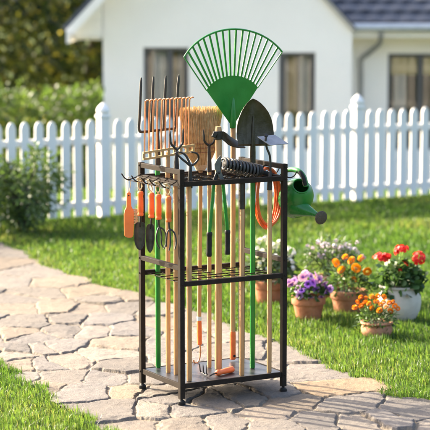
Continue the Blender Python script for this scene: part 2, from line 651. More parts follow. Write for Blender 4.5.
nr, nc = 1000, 820
yy = np.exp(np.linspace(math.log(7.3), math.log(16.8), nr))
aa = np.linspace(-.205, .20, nc)
YY, AA = np.meshgrid(yy, aa, indexing='ij')
XX = AA * YY
zz, ids, jm = stone_field(XX, YY)
ins = path_inside(XX, YY)
rr = np.random.default_rng(21)
pal = np.array([(.27, .228, .180), (.25, .220, .184), (.225, .203, .178), (.285, .246, .196), (.255, .224, .186), (.275, .222, .162)])
tint = np.array([.665, .680, .720]) * pal[rr.integers(0, len(pal), len(seeds))] * rr.uniform(.82, 1.14, (len(seeds), 1))
big = int(np.argmin(((seeds - np.array([gnd(325, 387).x, gnd(325, 387).y])) ** 2).sum(1)))
tint[big] = (0.223, 0.165, 0.105)
for q, cc in (((93, 291), (.190, .155, .112)), ((86, 308), (0.172, 0.145, 0.116)), ((131, 389), (0.206, 0.166, 0.120)), ((247, 396), (0.137, 0.124, 0.107))):
    k = int(np.argmin(((seeds - np.array([gnd(*q).x, gnd(*q).y])) ** 2).sum(1)))
    tint[k] = cc
colr = np.concatenate([tint[ids.ravel()], jm.ravel()[:, None]], 1)
idx = np.arange(nr * nc).reshape(nr, nc)
q = np.stack([idx[:-1, :-1], idx[:-1, 1:], idx[1:, 1:], idx[1:, :-1]], -1).reshape(-1, 4)
q = q[ins.ravel()[q].all(1)]
used = np.zeros(nr * nc, bool)
used[q.ravel()] = True
remap = np.cumsum(used) - 1
Vp = np.stack([XX.ravel(), YY.ravel(), zz.ravel()], 1)[used]
kind(np_mesh('flagstone_path', Vp, remap[q], None, stone_mat(), colr=colr[used]), 'structure')


# ------------------------------------------------------------------ grass
def blades(x, y, hgt, wid, bend=.5, z0=GZ, seed=1):
    r_ = np.random.default_rng(seed)
    n = len(x)
    a = r_.uniform(0, 2 * PI, n)
    lean = r_.uniform(.05, 1, n) ** 1.3 * bend
    la = r_.uniform(0, 2 * PI, n) * .8 + .6
    dx, dy = np.cos(la) * lean, np.sin(la) * lean
    cx, cy = np.cos(a) * wid / 2, np.sin(a) * wid / 2
    P = np.zeros((n, 5, 3), np.float32)
    z0 = gz(y)
    P[:, 0] = np.stack([x - cx, y - cy, z0], 1)
    P[:, 1] = np.stack([x + cx, y + cy, z0], 1)
    mx, my, mz = x + dx * hgt * .30, y + dy * hgt * .30, z0 + hgt * .62
    P[:, 2] = np.stack([mx + cx * .75, my + cy * .75, mz], 1)
    P[:, 3] = np.stack([mx - cx * .75, my - cy * .75, mz], 1)
    P[:, 4] = np.stack([x + dx * hgt, y + dy * hgt, z0 + hgt * (1 - .35 * lean)], 1)
    o = np.arange(n)[:, None] * 5
    return P.reshape(-1, 3), o + np.array([[0, 1, 2, 3]]), o + np.array([[3, 2, 4]])


def lawn(name, bands, seed):
    Ps, Qs, Ts, Vs = [], [], [], []
    off = 0
    r_ = np.random.default_rng(seed)
    for (y0, y1, x0, x1, dens, h0, w0, keep) in bands:
        # x0,x1: slopes of the wedge that is ever seen
        A = (x1 - x0) * (y1 * y1 - y0 * y0) / 2
        n = int(A * dens)
        y = np.sqrt(r_.uniform(y0 * y0, y1 * y1, n))
        x = r_.uniform(x0, x1, n) * y
        k = keep(x, y) & ~(path_inside(x, y) & path_inside(x + .03, y) & path_inside(x - .03, y) & path_inside(x, y + .03) & path_inside(x, y - .03))
        # tufts: denser and taller in places
        tf = fbm(x * 6, y * 6, 301, 3)
        k &= r_.uniform(0, 1, n) < .35 + 1.3 * tf
        x, y, tf = x[k], y[k], tf[k]
        n = len(x)
        hh = h0 * (.55 + .9 * tf) * r_.uniform(.65, 1.3, n)
        ww = w0 * r_.uniform(.7, 1.3, n)
        P, Q, T = blades(x, y, hh, ww, .9, seed=seed + int(y0 * 10))
        patch = fbm(x * 1.1, y * 1.1, 401, 3)
        vv = np.clip((patch - .5) * .9 + .42 + r_.normal(0, .20, n), 0, 1)
        Ps.append(P); Qs.append(Q + off); Ts.append(T + off); Vs.append(np.repeat(vv, 5))
        off += len(P)
    return kind(np_mesh(name, np.concatenate(Ps), np.concatenate(Qs), np.concatenate(Ts), M['grass'], var=np.concatenate(Vs)), 'stuff')


ok = lambda x, y: np.ones(x.shape, bool)
lawn('grass', [
    (7.6, 10.0, -.19, .19, 13000, .062, .0044, ok),
    (10.0, 12.0, -.175, .18, 9000, .058, .0052, ok),
    (12.0, 14.5, -.20, .17, 5500, .056, .0068, ok),
    (14.5, 18.9, -.21, .18, 2600, .058, .010, ok),
    (18.9, 21.0, -.20, .18, 1200, .062, .013, ok),
], 31)


# ------------------------------------------------------------------ leaves
def leaf_mesh(name, C, Dr, size, mat_, parent, seed=1, wid=.5, var=None, droop=.25, round_=False):
    """leaves at points C, growing along Dr, of length size"""
    r_ = np.random.default_rng(seed)
    C = np.asarray(C, float)
    n = len(C)
    Dr = np.asarray(Dr, float)
    Dr = Dr / (np.linalg.norm(Dr, axis=1, keepdims=True) + 1e-9)
    rv = r_.normal(0, 1, (n, 3))
    rv[:, 2] += .0
    s = np.cross(Dr, rv)
    s /= np.linalg.norm(s, axis=1, keepdims=True) + 1e-9
    nn = np.cross(s, Dr)
    flip = np.sign(nn[:, 2:3] + 1e-9)
    nn *= flip
    size = np.broadcast_to(size, (n,))[:, None]
    w = size * wid / 2
    P = np.zeros((n, 6, 3))
    P[:, 0] = C
    if round_:
        P[:, 1] = C + Dr * size * .38 + s * w * 1.0 + nn * size * .06
        P[:, 2] = C + Dr * size * .38 - s * w * 1.0 + nn * size * .06
        P[:, 3] = C + Dr * size * .82 + s * w * .72
        P[:, 4] = C + Dr * size * .82 - s * w * .72
        P[:, 5] = C + Dr * size - nn * size * droop
    else:
        P[:, 1] = C + Dr * size * .30 + s * w * .9 + nn * size * .05
        P[:, 2] = C + Dr * size * .30 - s * w * .9 + nn * size * .05
        P[:, 3] = C + Dr * size * .65 + s * w * .75 - nn * size * droop * .3
        P[:, 4] = C + Dr * size * .65 - s * w * .75 - nn * size * droop * .3
        P[:, 5] = C + Dr * size - nn * size * droop
    o = np.arange(n)[:, None] * 6
    Q = np.concatenate([o + np.array([[1, 2, 4, 3]])])
    T = np.concatenate([o + np.array([[0, 2, 1]]), o + np.array([[3, 4, 5]])])
    if var is None:
        var = r_.uniform(0, 1, n)
    return np_mesh(name, P.reshape(-1, 3), Q, T, mat_, parent, var=np.repeat(np.clip(var, 0, 1), 6))


def clump_points(c, rad, ncl, per, seed, spread=.28, squash=1.0, shell=.55):
    """points in clumps spread through an ellipsoid"""
    r_ = np.random.default_rng(seed)
    d = r_.normal(0, 1, (ncl, 3))
    d /= np.linalg.norm(d, axis=1, keepdims=True)
    rr_ = r_.uniform(shell, 1, (ncl, 1)) ** .7
    cc = np.array(c) + d * rr_ * np.array(rad)
    pts, dirs, var = [], [], []
    for k in range(ncl):
        m = int(per * r_.uniform(.5, 1.5))
        p = r_.normal(0, 1, (m, 3)) * np.array(rad) * spread * r_.uniform(.6, 1.2)
        pts.append(cc[k] + p)
        dirs.append(p / (np.array(rad) * spread) + d[k] * .6 + r_.normal(0, .5, (m, 3)))
        var.append(np.clip(r_.uniform(.15, .85) + r_.normal(0, .15, m), 0, 1))
    return np.concatenate(pts), np.concatenate(dirs), np.concatenate(var)


# ------------------------------------------------------------------ the rack
rk_label = 'dark metal three tier tool rack filled with long handled garden tools'
rack = thing('tool_rack', RK(W / 2, D / 2, 0), rk_label, 'tool rack')
PS = .027
corners = {'A': (0, D), 'B': (0, 0), 'C': (W, 0), 'D': (W, D)}
AX = (U, V, Z)
for k, (u, v) in corners.items():
    p = MB().box(RK(u, v, .6205), (PS, PS, 1.181), AX).build('post', M['steel'], rack, .0018)
    q_ = MB()
    q_.lathe(RK(u, v, .032), RK(u, v, -.004), [(0, .007), (.25, .007), (.26, .0125), (.40, .0155), (.44, .0195), (.85, .0205), (1, .017)], 18)
    q_.build('levelling_foot', M['rubber'], p)
RB = .0245
e = PS / 2 + .0005


def rail(u0, v0, u1, v1, z, name='rail', w=RB, h=RB):
    d = Vector((u1 - u0, v1 - v0))
    L = d.length
    d /= L
    a = RK(u0 + d.x * e, v0 + d.y * e, z)
    b = RK(u1 - d.x * e, v1 - d.y * e, z)
    return MB().bar(a, b, w, h).build(name, M['steel'], rack, .0015)


zt, zs, zm, zl = 1.196, 1.135, .624, .705
for (c0, c1) in (('A', 'B'), ('D', 'C')):
    rail(*corners[c0], *corners[c1], zt, 'side_rail')
    rail(*corners[c0], *corners[c1], zs, 'shelf_rail')
    rail(*corners[c0], *corners[c1], zl, 'side_rail')
for (c0, c1) in (('B', 'C'), ('A', 'D')):
    rail(*corners[c0], *corners[c1], zs, 'shelf_rail')
    rail(*corners[c0], *corners[c1], zm, 'shelf_rail')
# wire grids
for z, name, r in ((zs + .004, 'wire_grid', .0032), (zm + .003, 'wire_grid', .0024)):
    g_ = MB()
    nU = 7 if z > 1 else 6
    for i in range(nU):
        v = .012 + (D - .024) * (i + .5) / nU
        if z > 1:
            pts = [RK(e + (W - 2 * e) * t, v + .007 * math.sin(t * 2 * PI * 9 + (i % 2) * PI), z) for t in np.linspace(0, 1, 90)]
            g_.tube(pts, r, 6)
        else:
            g_.tube([RK(e, v, z), RK(W - e, v, z)], r, 6)
    nV = 13 if z > 1 else 9
    for i in range(nV):
        u = .02 + (W - .04) * i / (nV - 1)
        g_.tube([RK(u, e, z - .004), RK(u, D - e, z - .004)], r, 6)
    g_.build(name, M['steel'], rack)
pl = MB().box(RK(W / 2, D / 2, PT - .010), (W - .002, D - .002, .020), AX)
pl.build('bottom_shelf', M['platform'], rack, .002)
lip = MB()
lip.bar(RK(e, -.002, PT - .0115), RK(W - e, -.002, PT - .0115), .012, .027)
lip.bar(RK(-.002, e, PT - .0115), RK(-.002, D - e, PT - .0115), .012, .027)
lip.bar(RK(e, D + .002, PT - .0115), RK(W - e, D + .002, PT - .0115), .012, .027)
lip.bar(RK(W + .002, e, PT - .0115), RK(W + .002, D - e, PT - .0115), .012, .027)
lip.build('shelf_lip', M['steel'], rack, .0015)
for z in (zs, zm, zl, PT - .012, zt):
    for k in 'ABC':
        u, v = corners[k]
        for dv in ((V * -1, .0145),) if k != 'A' else ((U * -1, .0145),):
            c = RK(u, v, z) + dv[0] * dv[1]
            MB().lathe(c - dv[0] * .003, c + dv[0] * .0035, [(0, .0055), (.6, .0055), (1, .003)], 12).build('bolt', M['steel'], rack)
# hooks that hold the hand tools, on the side facing the path
HV = [.440, .325, .215, .125, .018]
HU = -.072
for i, v in enumerate(HV):
    h = MB()
    v2 = min(max(v, .02), D - .02)
    h.tube(spline([RK(-.012, v2, zs + .016), RK(-.035, v2, zs + .004), RK(HU, v, zs - .012), RK(HU - .025, v, zs - .004), RK(HU - .045, v, zs + .022)], 6), .0032, 8)
    h.build('hook', M['steel'], rack)
hb = MB()
hb.tube([RK(-.035, .02, zs + .004), RK(-.035, D - .02, zs + .004)], .003, 8)
hb.tube([RK(HU, .0, zs - .0155), RK(HU, D + .02, zs - .0155)], .0028, 8)
hb.build('hook_bar', M['steel'], rack)
for v in (.06, .15, .24, .33):
    h = MB()
    h.tube(spline([RK(W + .013, v, zs + .014), RK(W + .04, v, zs + .002), RK(W + .075, v, zs - .006), RK(W + .10, v, zs + .004), RK(W + .118, v, zs + .03)], 6), .0032, 8)
    h.build('hook', M['steel'], rack)
hh = MB()
hh.tube(spline([RK(W - .012, .16, zt - .004), RK(W - .03, .16, zt - .012), RK(W - .05, .155, zt - .040), RK(W - .068, .15, zt - .040), RK(W - .075, .15, zt - .018)], 5), .004, 8)
hh.build('hook', M['steel'], rack)


# ------------------------------------------------------------------ long tools standing in the rack
GRP = 'long handled tools standing in the rack'


def base_of(px, py):
    return gnd(px, py, PT + .001)


def pole(o, y_top, r, m, parent, r_top=None, name='handle', z0=None, x_top=None):
    """straight handle from the bottom shelf to photo height y_top"""
    b = o.copy()
    if z0 is not None:
        b.z = z0
    x = x_top if x_top is not None else None
    d = ray(215, y_top)
    # height of the handle's own vertical at that photo row
    lo, hi = 0.0, 2.2
    for _ in range(50):
        mid = (lo + hi) / 2
        p = Vector((o.x, o.y, mid))
        yc = p.y * cp - (p.z - EYE) * sp
        up = p.y * sp + (p.z - EYE) * cp
        if 215 - F * up / yc > y_top:
            lo = mid
        else:
            hi = mid
    t = Vector((o.x, o.y, lo))
    MB().lathe(b, t, [(0, r * .86), (.004, r), (.5, r * 1.0), (.985, (r_top or r)), (1, (r_top or r) * .85)], 16).build(name, m, parent)
    return t


# digging fork
o = base_of(158.3, 367.5)
t = thing('digging_fork', o, 'black four tine digging fork with green shaft standing at the rear corner', 'garden fork', GRP)
top = pole(o, 158, .0135, M['greenhandle'], t)
P = lambda x, y: onU(x, y, o)
MB().lathe(P(157.8, 165), P(157.4, 131.5), [(0, .016), (.3, .0155), (.8, .010), (1, .009)], 14).build('socket', M['iron'], t)
hd = MB()
hd.tube(spline([P(139.0, 124), P(139.3, 130), P(142, 131.8), P(157, 130.2), P(172, 128.6), P(175, 127.5), P(175.7, 121)], 5), .0072, 8)
hd.build('crossbar', M['iron'], t)
for x0, y0, x1, y1 in ((139.0, 126, 141.2, 77.5), (151.0, 131, 153.5, 76.6), (163.5, 129.6, 165.9, 75.6), (175.7, 122, 178.8, 75)):
    pts = spline([P(x0, y0), P(x0 + (x1 - x0) * .2, y0 + (y1 - y0) * .35) - V * .006, P(x0 + (x1 - x0) * .55, y0 + (y1 - y0) * .7) - V * .004, P(x1, y1)], 5)
    MB().tube(pts, [.0074] * (len(pts) - 3) + [.007, .0058, .004], 8).build('tine', M['iron'], t)

# bow rake with copper tines on a slotted wooden bar
o = base_of(168.3, 372.5)
t = thing('tined_rake', o, 'wooden garden rake with a row of thin copper tines on slotted bar', 'rake', GRP)
pole(o, 152, .0125, M['wood'], t)
P = lambda x, y: onU(x, y, o)
bar = MB()
xa, ya, xb, yb = 142.2, 156.0, 193.5, 148.0
sl = (yb - ya) / (xb - xa)
for dy in (-3.2, 3.2):
    bar.bar(P(xa, ya + dy) - V * .008, P(xb, yb + dy) - V * .008, .016, .0105)
for i in range(9):
    x = xa + .9 + (xb - xa - 1.8) * i / 8
    bar.bar(P(x, ya + sl * (x - xa) - 2.3) - V * .008, P(x, ya + sl * (x - xa) + 2.3) - V * .008, .0100, .0145, U)
bar.build('rake_head', M['wood3'], t, .0012)
txs = [135, 152, 168, 183, 200, 216, 232, 248, 262, 278, 294, 308]
for x in txs:
    X = 110 + x / 3.909
    yt = 60 + (157 - (x - 135) * .058) / 3.909
    yb_ = ya + sl * (X - .8 - xa) - 2
    pts = spline([P(X - .8, yb_) - V * .008, P(X - .5, (yb_ + yt) / 2) - V * .008, P(X - .1, yt + 4) - V * .008, P(X + .3, yt + .7) - V * .012, P(X + 1.2, yt - .5) - V * .022, P(X + 2.3, yt - .3) - V * .030], 4)
    MB().tube(pts, [.0042] * (len(pts) - 2) + [.0036, .0024], 7).build('tine', M['copper'], t)

# two-prong weeding fork
o = base_of(176.2, 374.5)
t = thing('weeding_fork', o, 'black two prong weeding fork on wooden handle just behind the front left post', 'weeding fork', GRP)
pole(o, 168, .0125, M['wood2'], t)
P = lambda x, y: onU(x, y, o)
MB().lathe(P(176.2, 174), P(176.9, 149), [(0, .0150), (.3, .0145), (.8, .0085), (1, .0075)], 14).build('socket', M['iron'], t)
for pts in ([(176.9, 150), (173.5, 146.5), (170.8, 143), (170.3, 138), (169.9, 130.5)], [(176.9, 150), (180.3, 146.3), (182.6, 142.8), (182.9, 137), (183.1, 128.5)]):
    pp = spline([P(*p) for p in pts], 5)
    MB().tube(pp, [.0062] * (len(pp) - 5) + [.006, .0055, .005, .004, .0025], 8).build('prong', M['iron'], t)

# three-prong curled cultivator
o = base_of(189.3, 381.0)
t = thing('claw_cultivator', o, 'black three prong cultivator with curled tips on the frontmost wooden handle', 'cultivator', GRP)
pole(o, 184, .0138, M['wood'], t)
P = lambda x, y: onU(x, y, o)
MB().lathe(P(190, 188), P(190.4, 165), [(0, .0135), (.35, .0125), (.8, .0088), (1, .0075)], 14).build('socket', M['iron'], t)
for dv, pts in ((.0, [(190.4, 166), (186.5, 162.5), (182, 159), (177.6, 154.8), (175, 152.6)]),
                (.03, [(190.3, 166), (189.4, 161), (187, 155.6), (183.6, 153.0), (179.8, 152.4)]),
                (-.02, [(190.4, 166), (194.8, 163), (197.6, 157.8), (195.2, 153.2), (189, 151.8)])):
    pp = spline([P(*p) + V * dv * (i / 4) for i, p in enumerate(pts)], 6)
    n_ = len(pp)
    MB().tube(pp, [.0066 - .0035 * (i / n_) ** 2 for i in range(n_)], 8).build('prong', M['iron'], t)

# corn broom, head up
o = base_of(199.4, 362.5)
t = thing('corn_broom', o, 'upturned straw corn broom with orange grip and copper hanging hook', 'broom', GRP)
P = lambda x, y: onU(x, y, o)
MB().lathe(P(199.2, 318), P(200.6, 160), [(0, .0112), (1, .0118)], 16).build('handle', M['wood2'], t)
MB().lathe(P(199.6, 345), P(199.2, 320), [(0, .008), (.03, .0125), (.5, .0135), (.95, .0125), (1, .0115)], 16).build('grip', M['orange'], t)
MB().lathe(P(199.2, 320.5), P(199.1, 316.5), [(0, .0128), (.1, .0134), (.9, .0134), (1, .0125)], 16).build('collar', M['collar'], t)
MB().tube(spline([P(199.8, 344), P(200.4, 349), P(200.2, 355), P(198.8, 360.5), P(196.5, 363), P(194.2, 362.2), P(193.6, 359.8)], 6), .0042, 8).build('hanging_hook', M['copper'], t)
ks = [(170, 196.8, 204.4), (164, 194.0, 208.0), (156, 188.0, 214.0), (150, 185.2, 216.0), (140, 183.2, 218.0), (128, 181.4, 220.3), (118, 180.0, 222.2), (109.5, 178.6, 223.4)]


def broom_at(s, a, f_):
    """s 0..1 along the head, a angle, f_ 0..1 from the core outwards"""
    x = s * (len(ks) - 1)
    i = min(int(x), len(ks) - 2)
    w = x - i
    y = ks[i][0] * (1 - w) + ks[i + 1][0] * w
    l = ks[i][1] * (1 - w) + ks[i + 1][1] * w
    r = ks[i][2] * (1 - w) + ks[i + 1][2] * w
    c = P((l + r) / 2, y)
    hw = (r - l) / 2 * .0051 / math.cos(TH)
    dep = .018 + .020 * min(1, s * 1.6)
    return c + U * (hw * math.cos(a) * f_) + V * (dep * math.sin(a) * f_)


rb = random.Random(3)
bh = MB()
bh_core = []
for s in np.linspace(0, .93, 9):
    bh_core.append([broom_at(s, a, .76) for a in np.linspace(0, 2 * PI, 28, endpoint=False)])
vs = [p for r_ in bh_core for p in r_]
fs = [(i * 28 + k, i * 28 + (k + 1) % 28, (i + 1) * 28 + (k + 1) % 28, (i + 1) * 28 + k) for i in range(8) for k in range(28)]
fs.append(tuple(8 * 28 + k for k in range(28)))
bh.add(vs, fs)
for i in range(1150):
    a = rb.uniform(0, 2 * PI)
    f_ = math.sqrt(rb.uniform(.25, 1)) * rb.uniform(.96, 1.05)
    send = 1 + rb.uniform(-.09, .06)
    a2 = a + rb.gauss(0, .17)
    pts = []
    s0 = rb.uniform(0, .25) if f_ > .8 else .5
    for q in range(6):
        s = s0 + (send - s0) * q / 5
        pts.append(broom_at(min(s, 1.0), a + (a2 - a) * q / 5, f_ * (1 + rb.gauss(0, .022))) + (Z * max(0, s - 1) * .30))
    bh.tube(pts, [.0019, .0020, .0019, .0018, .0015, .0009], 4, cap=False)
bh.build('bristles', M['broom'], t)
st_ = MB()
for y in (143.2, 147.6, 152.0):
    s = 0
    for i in range(len(ks) - 1):
        if ks[i][0] >= y >= ks[i + 1][0]:
            s = (i + (ks[i][0] - y) / (ks[i][0] - ks[i + 1][0])) / (len(ks) - 1)
    loop = [broom_at(s + .004 * math.sin(a * 9), a, 1.03) for a in np.linspace(0, 2 * PI, 60)]
    st_.tube(loop, .0020, 6)
    for a in np.linspace(0, 2 * PI, 34, endpoint=False):
        st_.tube([broom_at(s - .012, a, 1.04), broom_at(s + .014, a + .05, 1.04)], .0014, 5)
st_.build('stitching', M['stitch'], t)
nk = MB()
for i in range(9):
    y = 171.5 - i * .75
    s = max(0, (170 - y) / 6 / 7)
    nk.tube([broom_at(s, a, 1.08) for a in np.linspace(0, 2 * PI, 26)], .0021, 6)
nk.build('neck_binding', M['twine'], t)

# second two-prong fork
o = base_of(209.4, 367.5)
t = thing('weeding_fork', o, 'black two prong weeding fork on wooden handle in front of the straw broom', 'weeding fork', GRP)
pole(o, 167, .0112, M['wood'], t)
P = lambda x, y: onU(x, y, o)
MB().lathe(P(209.3, 172), P(209.0, 144.5), [(0, .0130), (.3, .0125), (.75, .0085), (1, .0078)], 14).build('socket', M['iron'], t)
for pts in ([(209, 145.5), (206, 143.5), (204.3, 140.5), (203.8, 136), (203.4, 129.5)], [(209, 145.5), (212.4, 143.5), (214.4, 140.2), (214.8, 136), (215.1, 131)]):
    pp = spline([P(*p) for p in pts], 5)
    MB().tube(pp, [.0062] * (len(pp) - 5) + [.006, .0055, .005, .004, .0025], 8).build('prong', M['iron'], t)

# grub hoe with its handle end through the eye
o = base_of(218.4, 369.0)
t = thing('grub_hoe', o, 'dark grub hoe whose thick pale handle pokes through its curved head', 'hoe', GRP)
pole(o, 126.5, .0185, M['wood'], t, .0175)
P = lambda x, y: onU(x, y, o)
MB().lathe(P(218.0, 139.5), P(218.0, 131.0), [(0, .0205), (.05, .0238), (.95, .0238), (1, .0205)], 20).build('eye', M['iron'], t)
rows = []
for (x, yt, yb_, dep) in ((221.5, 131.4, 138.8, .0), (224, 132.4, 141.0, .002), (227, 134.4, 144.2, .008), (231, 137.2, 146.2, .014), (236, 140.2, 147.4, .020), (242.5, 143.0, 147.4, .024)):
    rows.append([P(x - .6 * s_, yt + (yb_ - yt) * s_) - V * (dep * (s_ * 2 - 1)) - V * .012 for s_ in np.linspace(0, 1, 6)])
MB().sheet(rows, .006, (V * -1 + Z).normalized()).build('blade', M['blade'], t)
MB().bar(P(211.4, 133.6) - V * .012, P(214.6, 135.2) - V * .018, .024, .030).build('poll', M['iron'], t, .003)

# green leaf rake
o = base_of(232.8, 361.0)
t = thing('leaf_rake', o, 'big green plastic fan leaf rake with orange grip on its wooden handle', 'leaf rake', GRP)
P = lambda x, y: onU(x, y, o)
pole(o, 112, .0138, M['wood'], t, z0=.22)
MB().lathe(P(232.8, 359.5), P(232.7, 331.5), [(0, .012), (.03, .0165), (.12, .0172), (.22, .0158), (.9, .0168), (1, .0155)], 18).build('grip', M['orange'], t)
hk = P(232.8, 355.5) - V * .0158
MB().lathe(hk, hk - V * .003, [(0, .007), (.8, .007), (1, .0055)], 14).build('hanging_hole', M['rubber'], t)
ax_, ay_ = 232.3, 127.0
aL, aR = math.atan2(182.8 - ax_, ay_ - 57), math.atan2(281 - ax_, ay_ - 51.3)


def fan(tt, k):
    """tt -1..1 across the fan, k: 0 plate edge, 1 rim"""
    a = aL + (aR - aL) * (tt + 1) / 2
    ro = 98.0 - (12.2 if tt < 0 else 8.6) * tt * tt
    ri = 51.5 - (6.0 if tt < 0 else 4.4) * tt * tt
    r_ = ri + (ro - ri) * k
    return ax_ + math.sin(a) * r_, ay_ - math.cos(a) * r_


dish = lambda tt, k: V * (-.02 * (1 - tt * tt) * .6 - .015 * k)
rows = []
for s in np.linspace(0.02, 1, 10):
    row = []
    for tt in np.linspace(-1, 1, 33):
        x, y = fan(tt, 0)
        row.append(P(ax_ + (x - ax_) * s, ay_ + (y - ay_) * s) + dish(tt, 0) * s)
    rows.append(row)
MB().sheet(rows, .0035, V).build('fan_plate', M['green'], t)
for i in range(18):
    tt = -1 + 2 * i / 17
    wd = .0058 if i in (0, 17) else .0104
    a_ = P(*fan(tt, -.02)) + dish(tt, 0)
    m_ = P(*fan(tt, .5)) + dish(tt, .5)
    b_ = P(*fan(tt, 1)) + dish(tt, 1)
    MB().bar(a_, b_, wd, .0055, V).build('tine', M['green'], t, .0008)
rim = [P(*fan(tt, 1)) + dish(tt, 1) for tt in np.linspace(-1, 1, 60)]
MB().tube(rim, .0052, 8).build('rim', M['green'], t)
sk_ = MB()
c0, c1 = P(232.2, 128), P(233, 96)
sk_.lathe(c0 - V * .006, c1 - V * .006, [(0, .0165), (.1, .018), (.45, .0165), (.85, .0085), (1, .001)], 18, .8, U)
sk_.build('socket', M['green'], t)

# hoe / long wooden pole at the front
o = base_of(241.9, 375.5)
t = thing('wooden_pole', o, 'plain wooden tool handle with a black ferrule right of the orange grip', 'tool handle', GRP)
pole(o, 207, .0125, M['wood2'], t)
P = lambda x, y: onU(x, y, o)
MB().lathe(P(241.8, 209), P(241.6, 177), [(0, .0138), (.06, .0142), (.9, .0130), (1, .012)], 14).build('ferrule', M['iron'], t)

# shovel
o = base_of(252.4, 368.0)
t = thing('shovel', o, 'dark round point shovel standing blade up on a green shaft', 'shovel', GRP)
P = lambda x, y: onU(x, y, o)
pole(o, 178, .0138, M['greenhandle'], t)
prof = [(98.6, .3), (100.2, 3.4), (103, 6.9), (107, 10.4), (112, 13.6), (118, 16.2), (125, 17.8), (132, 18.4), (139, 18.3), (144, 17.6)]
rows = []
for (y, w) in prof:
    row = []
    for c in np.linspace(-1, 1, 17):
        dishd = .030 * (c * c) * min(1, w / 15) + .012 * ((y - 120) / 24) ** 2
        ridge = -.009 * math.exp(-(c / .14) ** 2) * min(1, max(0, (y - 104) / 10)) - .0075 * (math.exp(-((abs(c) - .55) / .09) ** 2)) * min(1, max(0, (y - 112) / 8))
        row.append(P(253.2 + c * w, y) - V * (dishd - .012) + V * ridge)
    rows.append(row)
for k_, y in enumerate((145.4, 146.4)):
    row = []
    for c in np.linspace(-1, 1, 17):
        row.append(P(253.2 + c * (17.0 - k_ * 1.2), y - .8 * abs(c)) - V * (.030 * c * c - .010 - .012 * (k_ == 1)))
    rows.append(row)
MB().sheet(rows, .0025, V).build('blade', M['blade'], t)
MB().lathe(P(252.6, 182), P(253.2, 116), [(0, .0155), (.45, .0150), (.62, .0130), (.85, .008), (1, .001)], 16, 1, U).build('socket', M['blade'], t)

# draw hoe
o = base_of(269.2, 372.5)
t = thing('draw_hoe', o, 'goose neck draw hoe with small grey blade on wooden handle by the front right post', 'hoe', GRP)
pole(o, 184, .0125, M['wood'], t)
P = lambda x, y: onU(x, y, o)
MB().lathe(P(269.4, 190), P(270.3, 171), [(0, .0138), (.5, .0128), (.95, .0085), (1, .007)], 14).build('socket', M['iron'], t)
MB().tube(spline([P(270.2, 174), P(270.4, 163), P(269.6, 155), P(267.2, 149), P(265.6, 142), P(266.2, 136.5), P(267.4, 135.5)], 6), .0058, 10).build('goose_neck', M['iron'], t)
bl = MB()
k4 = [P(260.6, 137.4) + V * .035, P(278.2, 135.4) + V * .035, P(285.0, 143.4) - V * .035, P(266.6, 145.0) - V * .035]
nb = (k4[1] - k4[0]).cross(k4[3] - k4[0]).normalized()
bl.prism(k4, nb * .004)
bl.build('blade', M['greysteel'], t, .001)
MB().lathe(P(266.2, 135.6) - nb * .004, P(266.2, 135.6) + nb * .016 + Z * .006, [(0, .010), (.5, .010), (1, .006)], 12).build('rivet', M['iron'], t)

# ------------------------------------------------------------------ loppers hanging through the top shelf
o = RK(.205, .034, 0)
o = onU(218.5, 182, o)
t = thing('lopper', o, 'green handled loppers with black grips hanging jaws up from the top shelf', 'loppers')
P = lambda x, y: onU(x, y, o)
for s_, a_, b_, c_ in ((1, (214.0, 183), (209.4, 233), (209.0, 256.5)), (-1, (222.8, 182), (227.6, 231), (227.4, 254.5))):
    hnd = MB().tube([P(*a_), P((a_[0] * 2 + b_[0]) / 3 , (a_[1] * 2 + b_[1]) / 3), P(*b_)], [.0085, .0092, .0092], 12).build('handle', M['green'], t)
    MB().lathe(P(b_[0], b_[1] - 1), P(*c_), [(0, .0122), (.03, .0148), (.12, .0152), (.18, .0130), (.45, .0142), (.8, .0135), (.93, .0150), (1, .0125)], 16).build('grip', M['rubber'], hnd)
bl = MB()
bl.prism([P(*p) - V * .004 for p in ((219.8, 155.2), (220.6, 158), (220.4, 163), (219.6, 168), (221.4, 173.5), (224.6, 181.5), (221.4, 183), (217.4, 175), (214.6, 169), (214.2, 164.5), (216.4, 159.4))], V * .005)
bl.build('cutting_blade', M['lopsteel'], t, .001)
bl = MB()
bl.prism([P(*p) + V * .004 for p in ((221.8, 161), (222.4, 165), (221.0, 171.4), (218.6, 176.2), (216.0, 182.6), (212.6, 182.2), (214.8, 176), (217, 170.5), (219.4, 166.4))], V * .007)
bl.build('hook_jaw', M['iron'], t, .001)
MB().lathe(P(218.4, 172.6) - V * .011, P(218.4, 172.6) + V * .008, [(0, .004), (.1, .0065), (.3, .0065), (1, .005)], 14).build('pivot_bolt', M['iron'], t)

# ------------------------------------------------------------------ coiled spring lying on the top shelf
vz = .115
q0 = RK(0, vz, 0)
a_, b_ = onU(223, 163.5, q0), onU(257, 171.2, q0)
zc = zs + .012 + .033
a_ = Vector((a_.x, a_.y, a_.z)); b_ = Vector((b_.x, b_.y, b_.z))
t = thing('spiral_coil', (a_ + b_) / 2, 'thick dark spiral coil lying along the top shelf behind the loppers', 'coil')
axd = (b_ - a_)
ex = axd.normalized()
ey = ex.orthogonal().normalized()
ez = ex.cross(ey)
N_ = 10
pts = []
for i in range(N_ * 22 + 1):
    s = i / (N_ * 22)
    an = 2 * PI * N_ * s
    rr_ = .0325 * (.86 + .14 * min(1, s * 5))
    pts.append(a_ + axd * s + ey * (rr_ * math.cos(an)) + ez * (rr_ * math.sin(an)))
MB().tube(pts, .0064, 8).build('coil', M['coil'], t)
MB().lathe(a_ + axd * .03, b_ - axd * .02, [(0, .016), (.03, .0195), (.97, .0195), (1, .016)], 18).build('core', M['rubber'], t)
cl_ = MB()
cl_.lathe(b_ - axd * .02, b_ + axd * .12, [(0, .034), (.15, .038), (.7, .038), (1, .026)], 20)
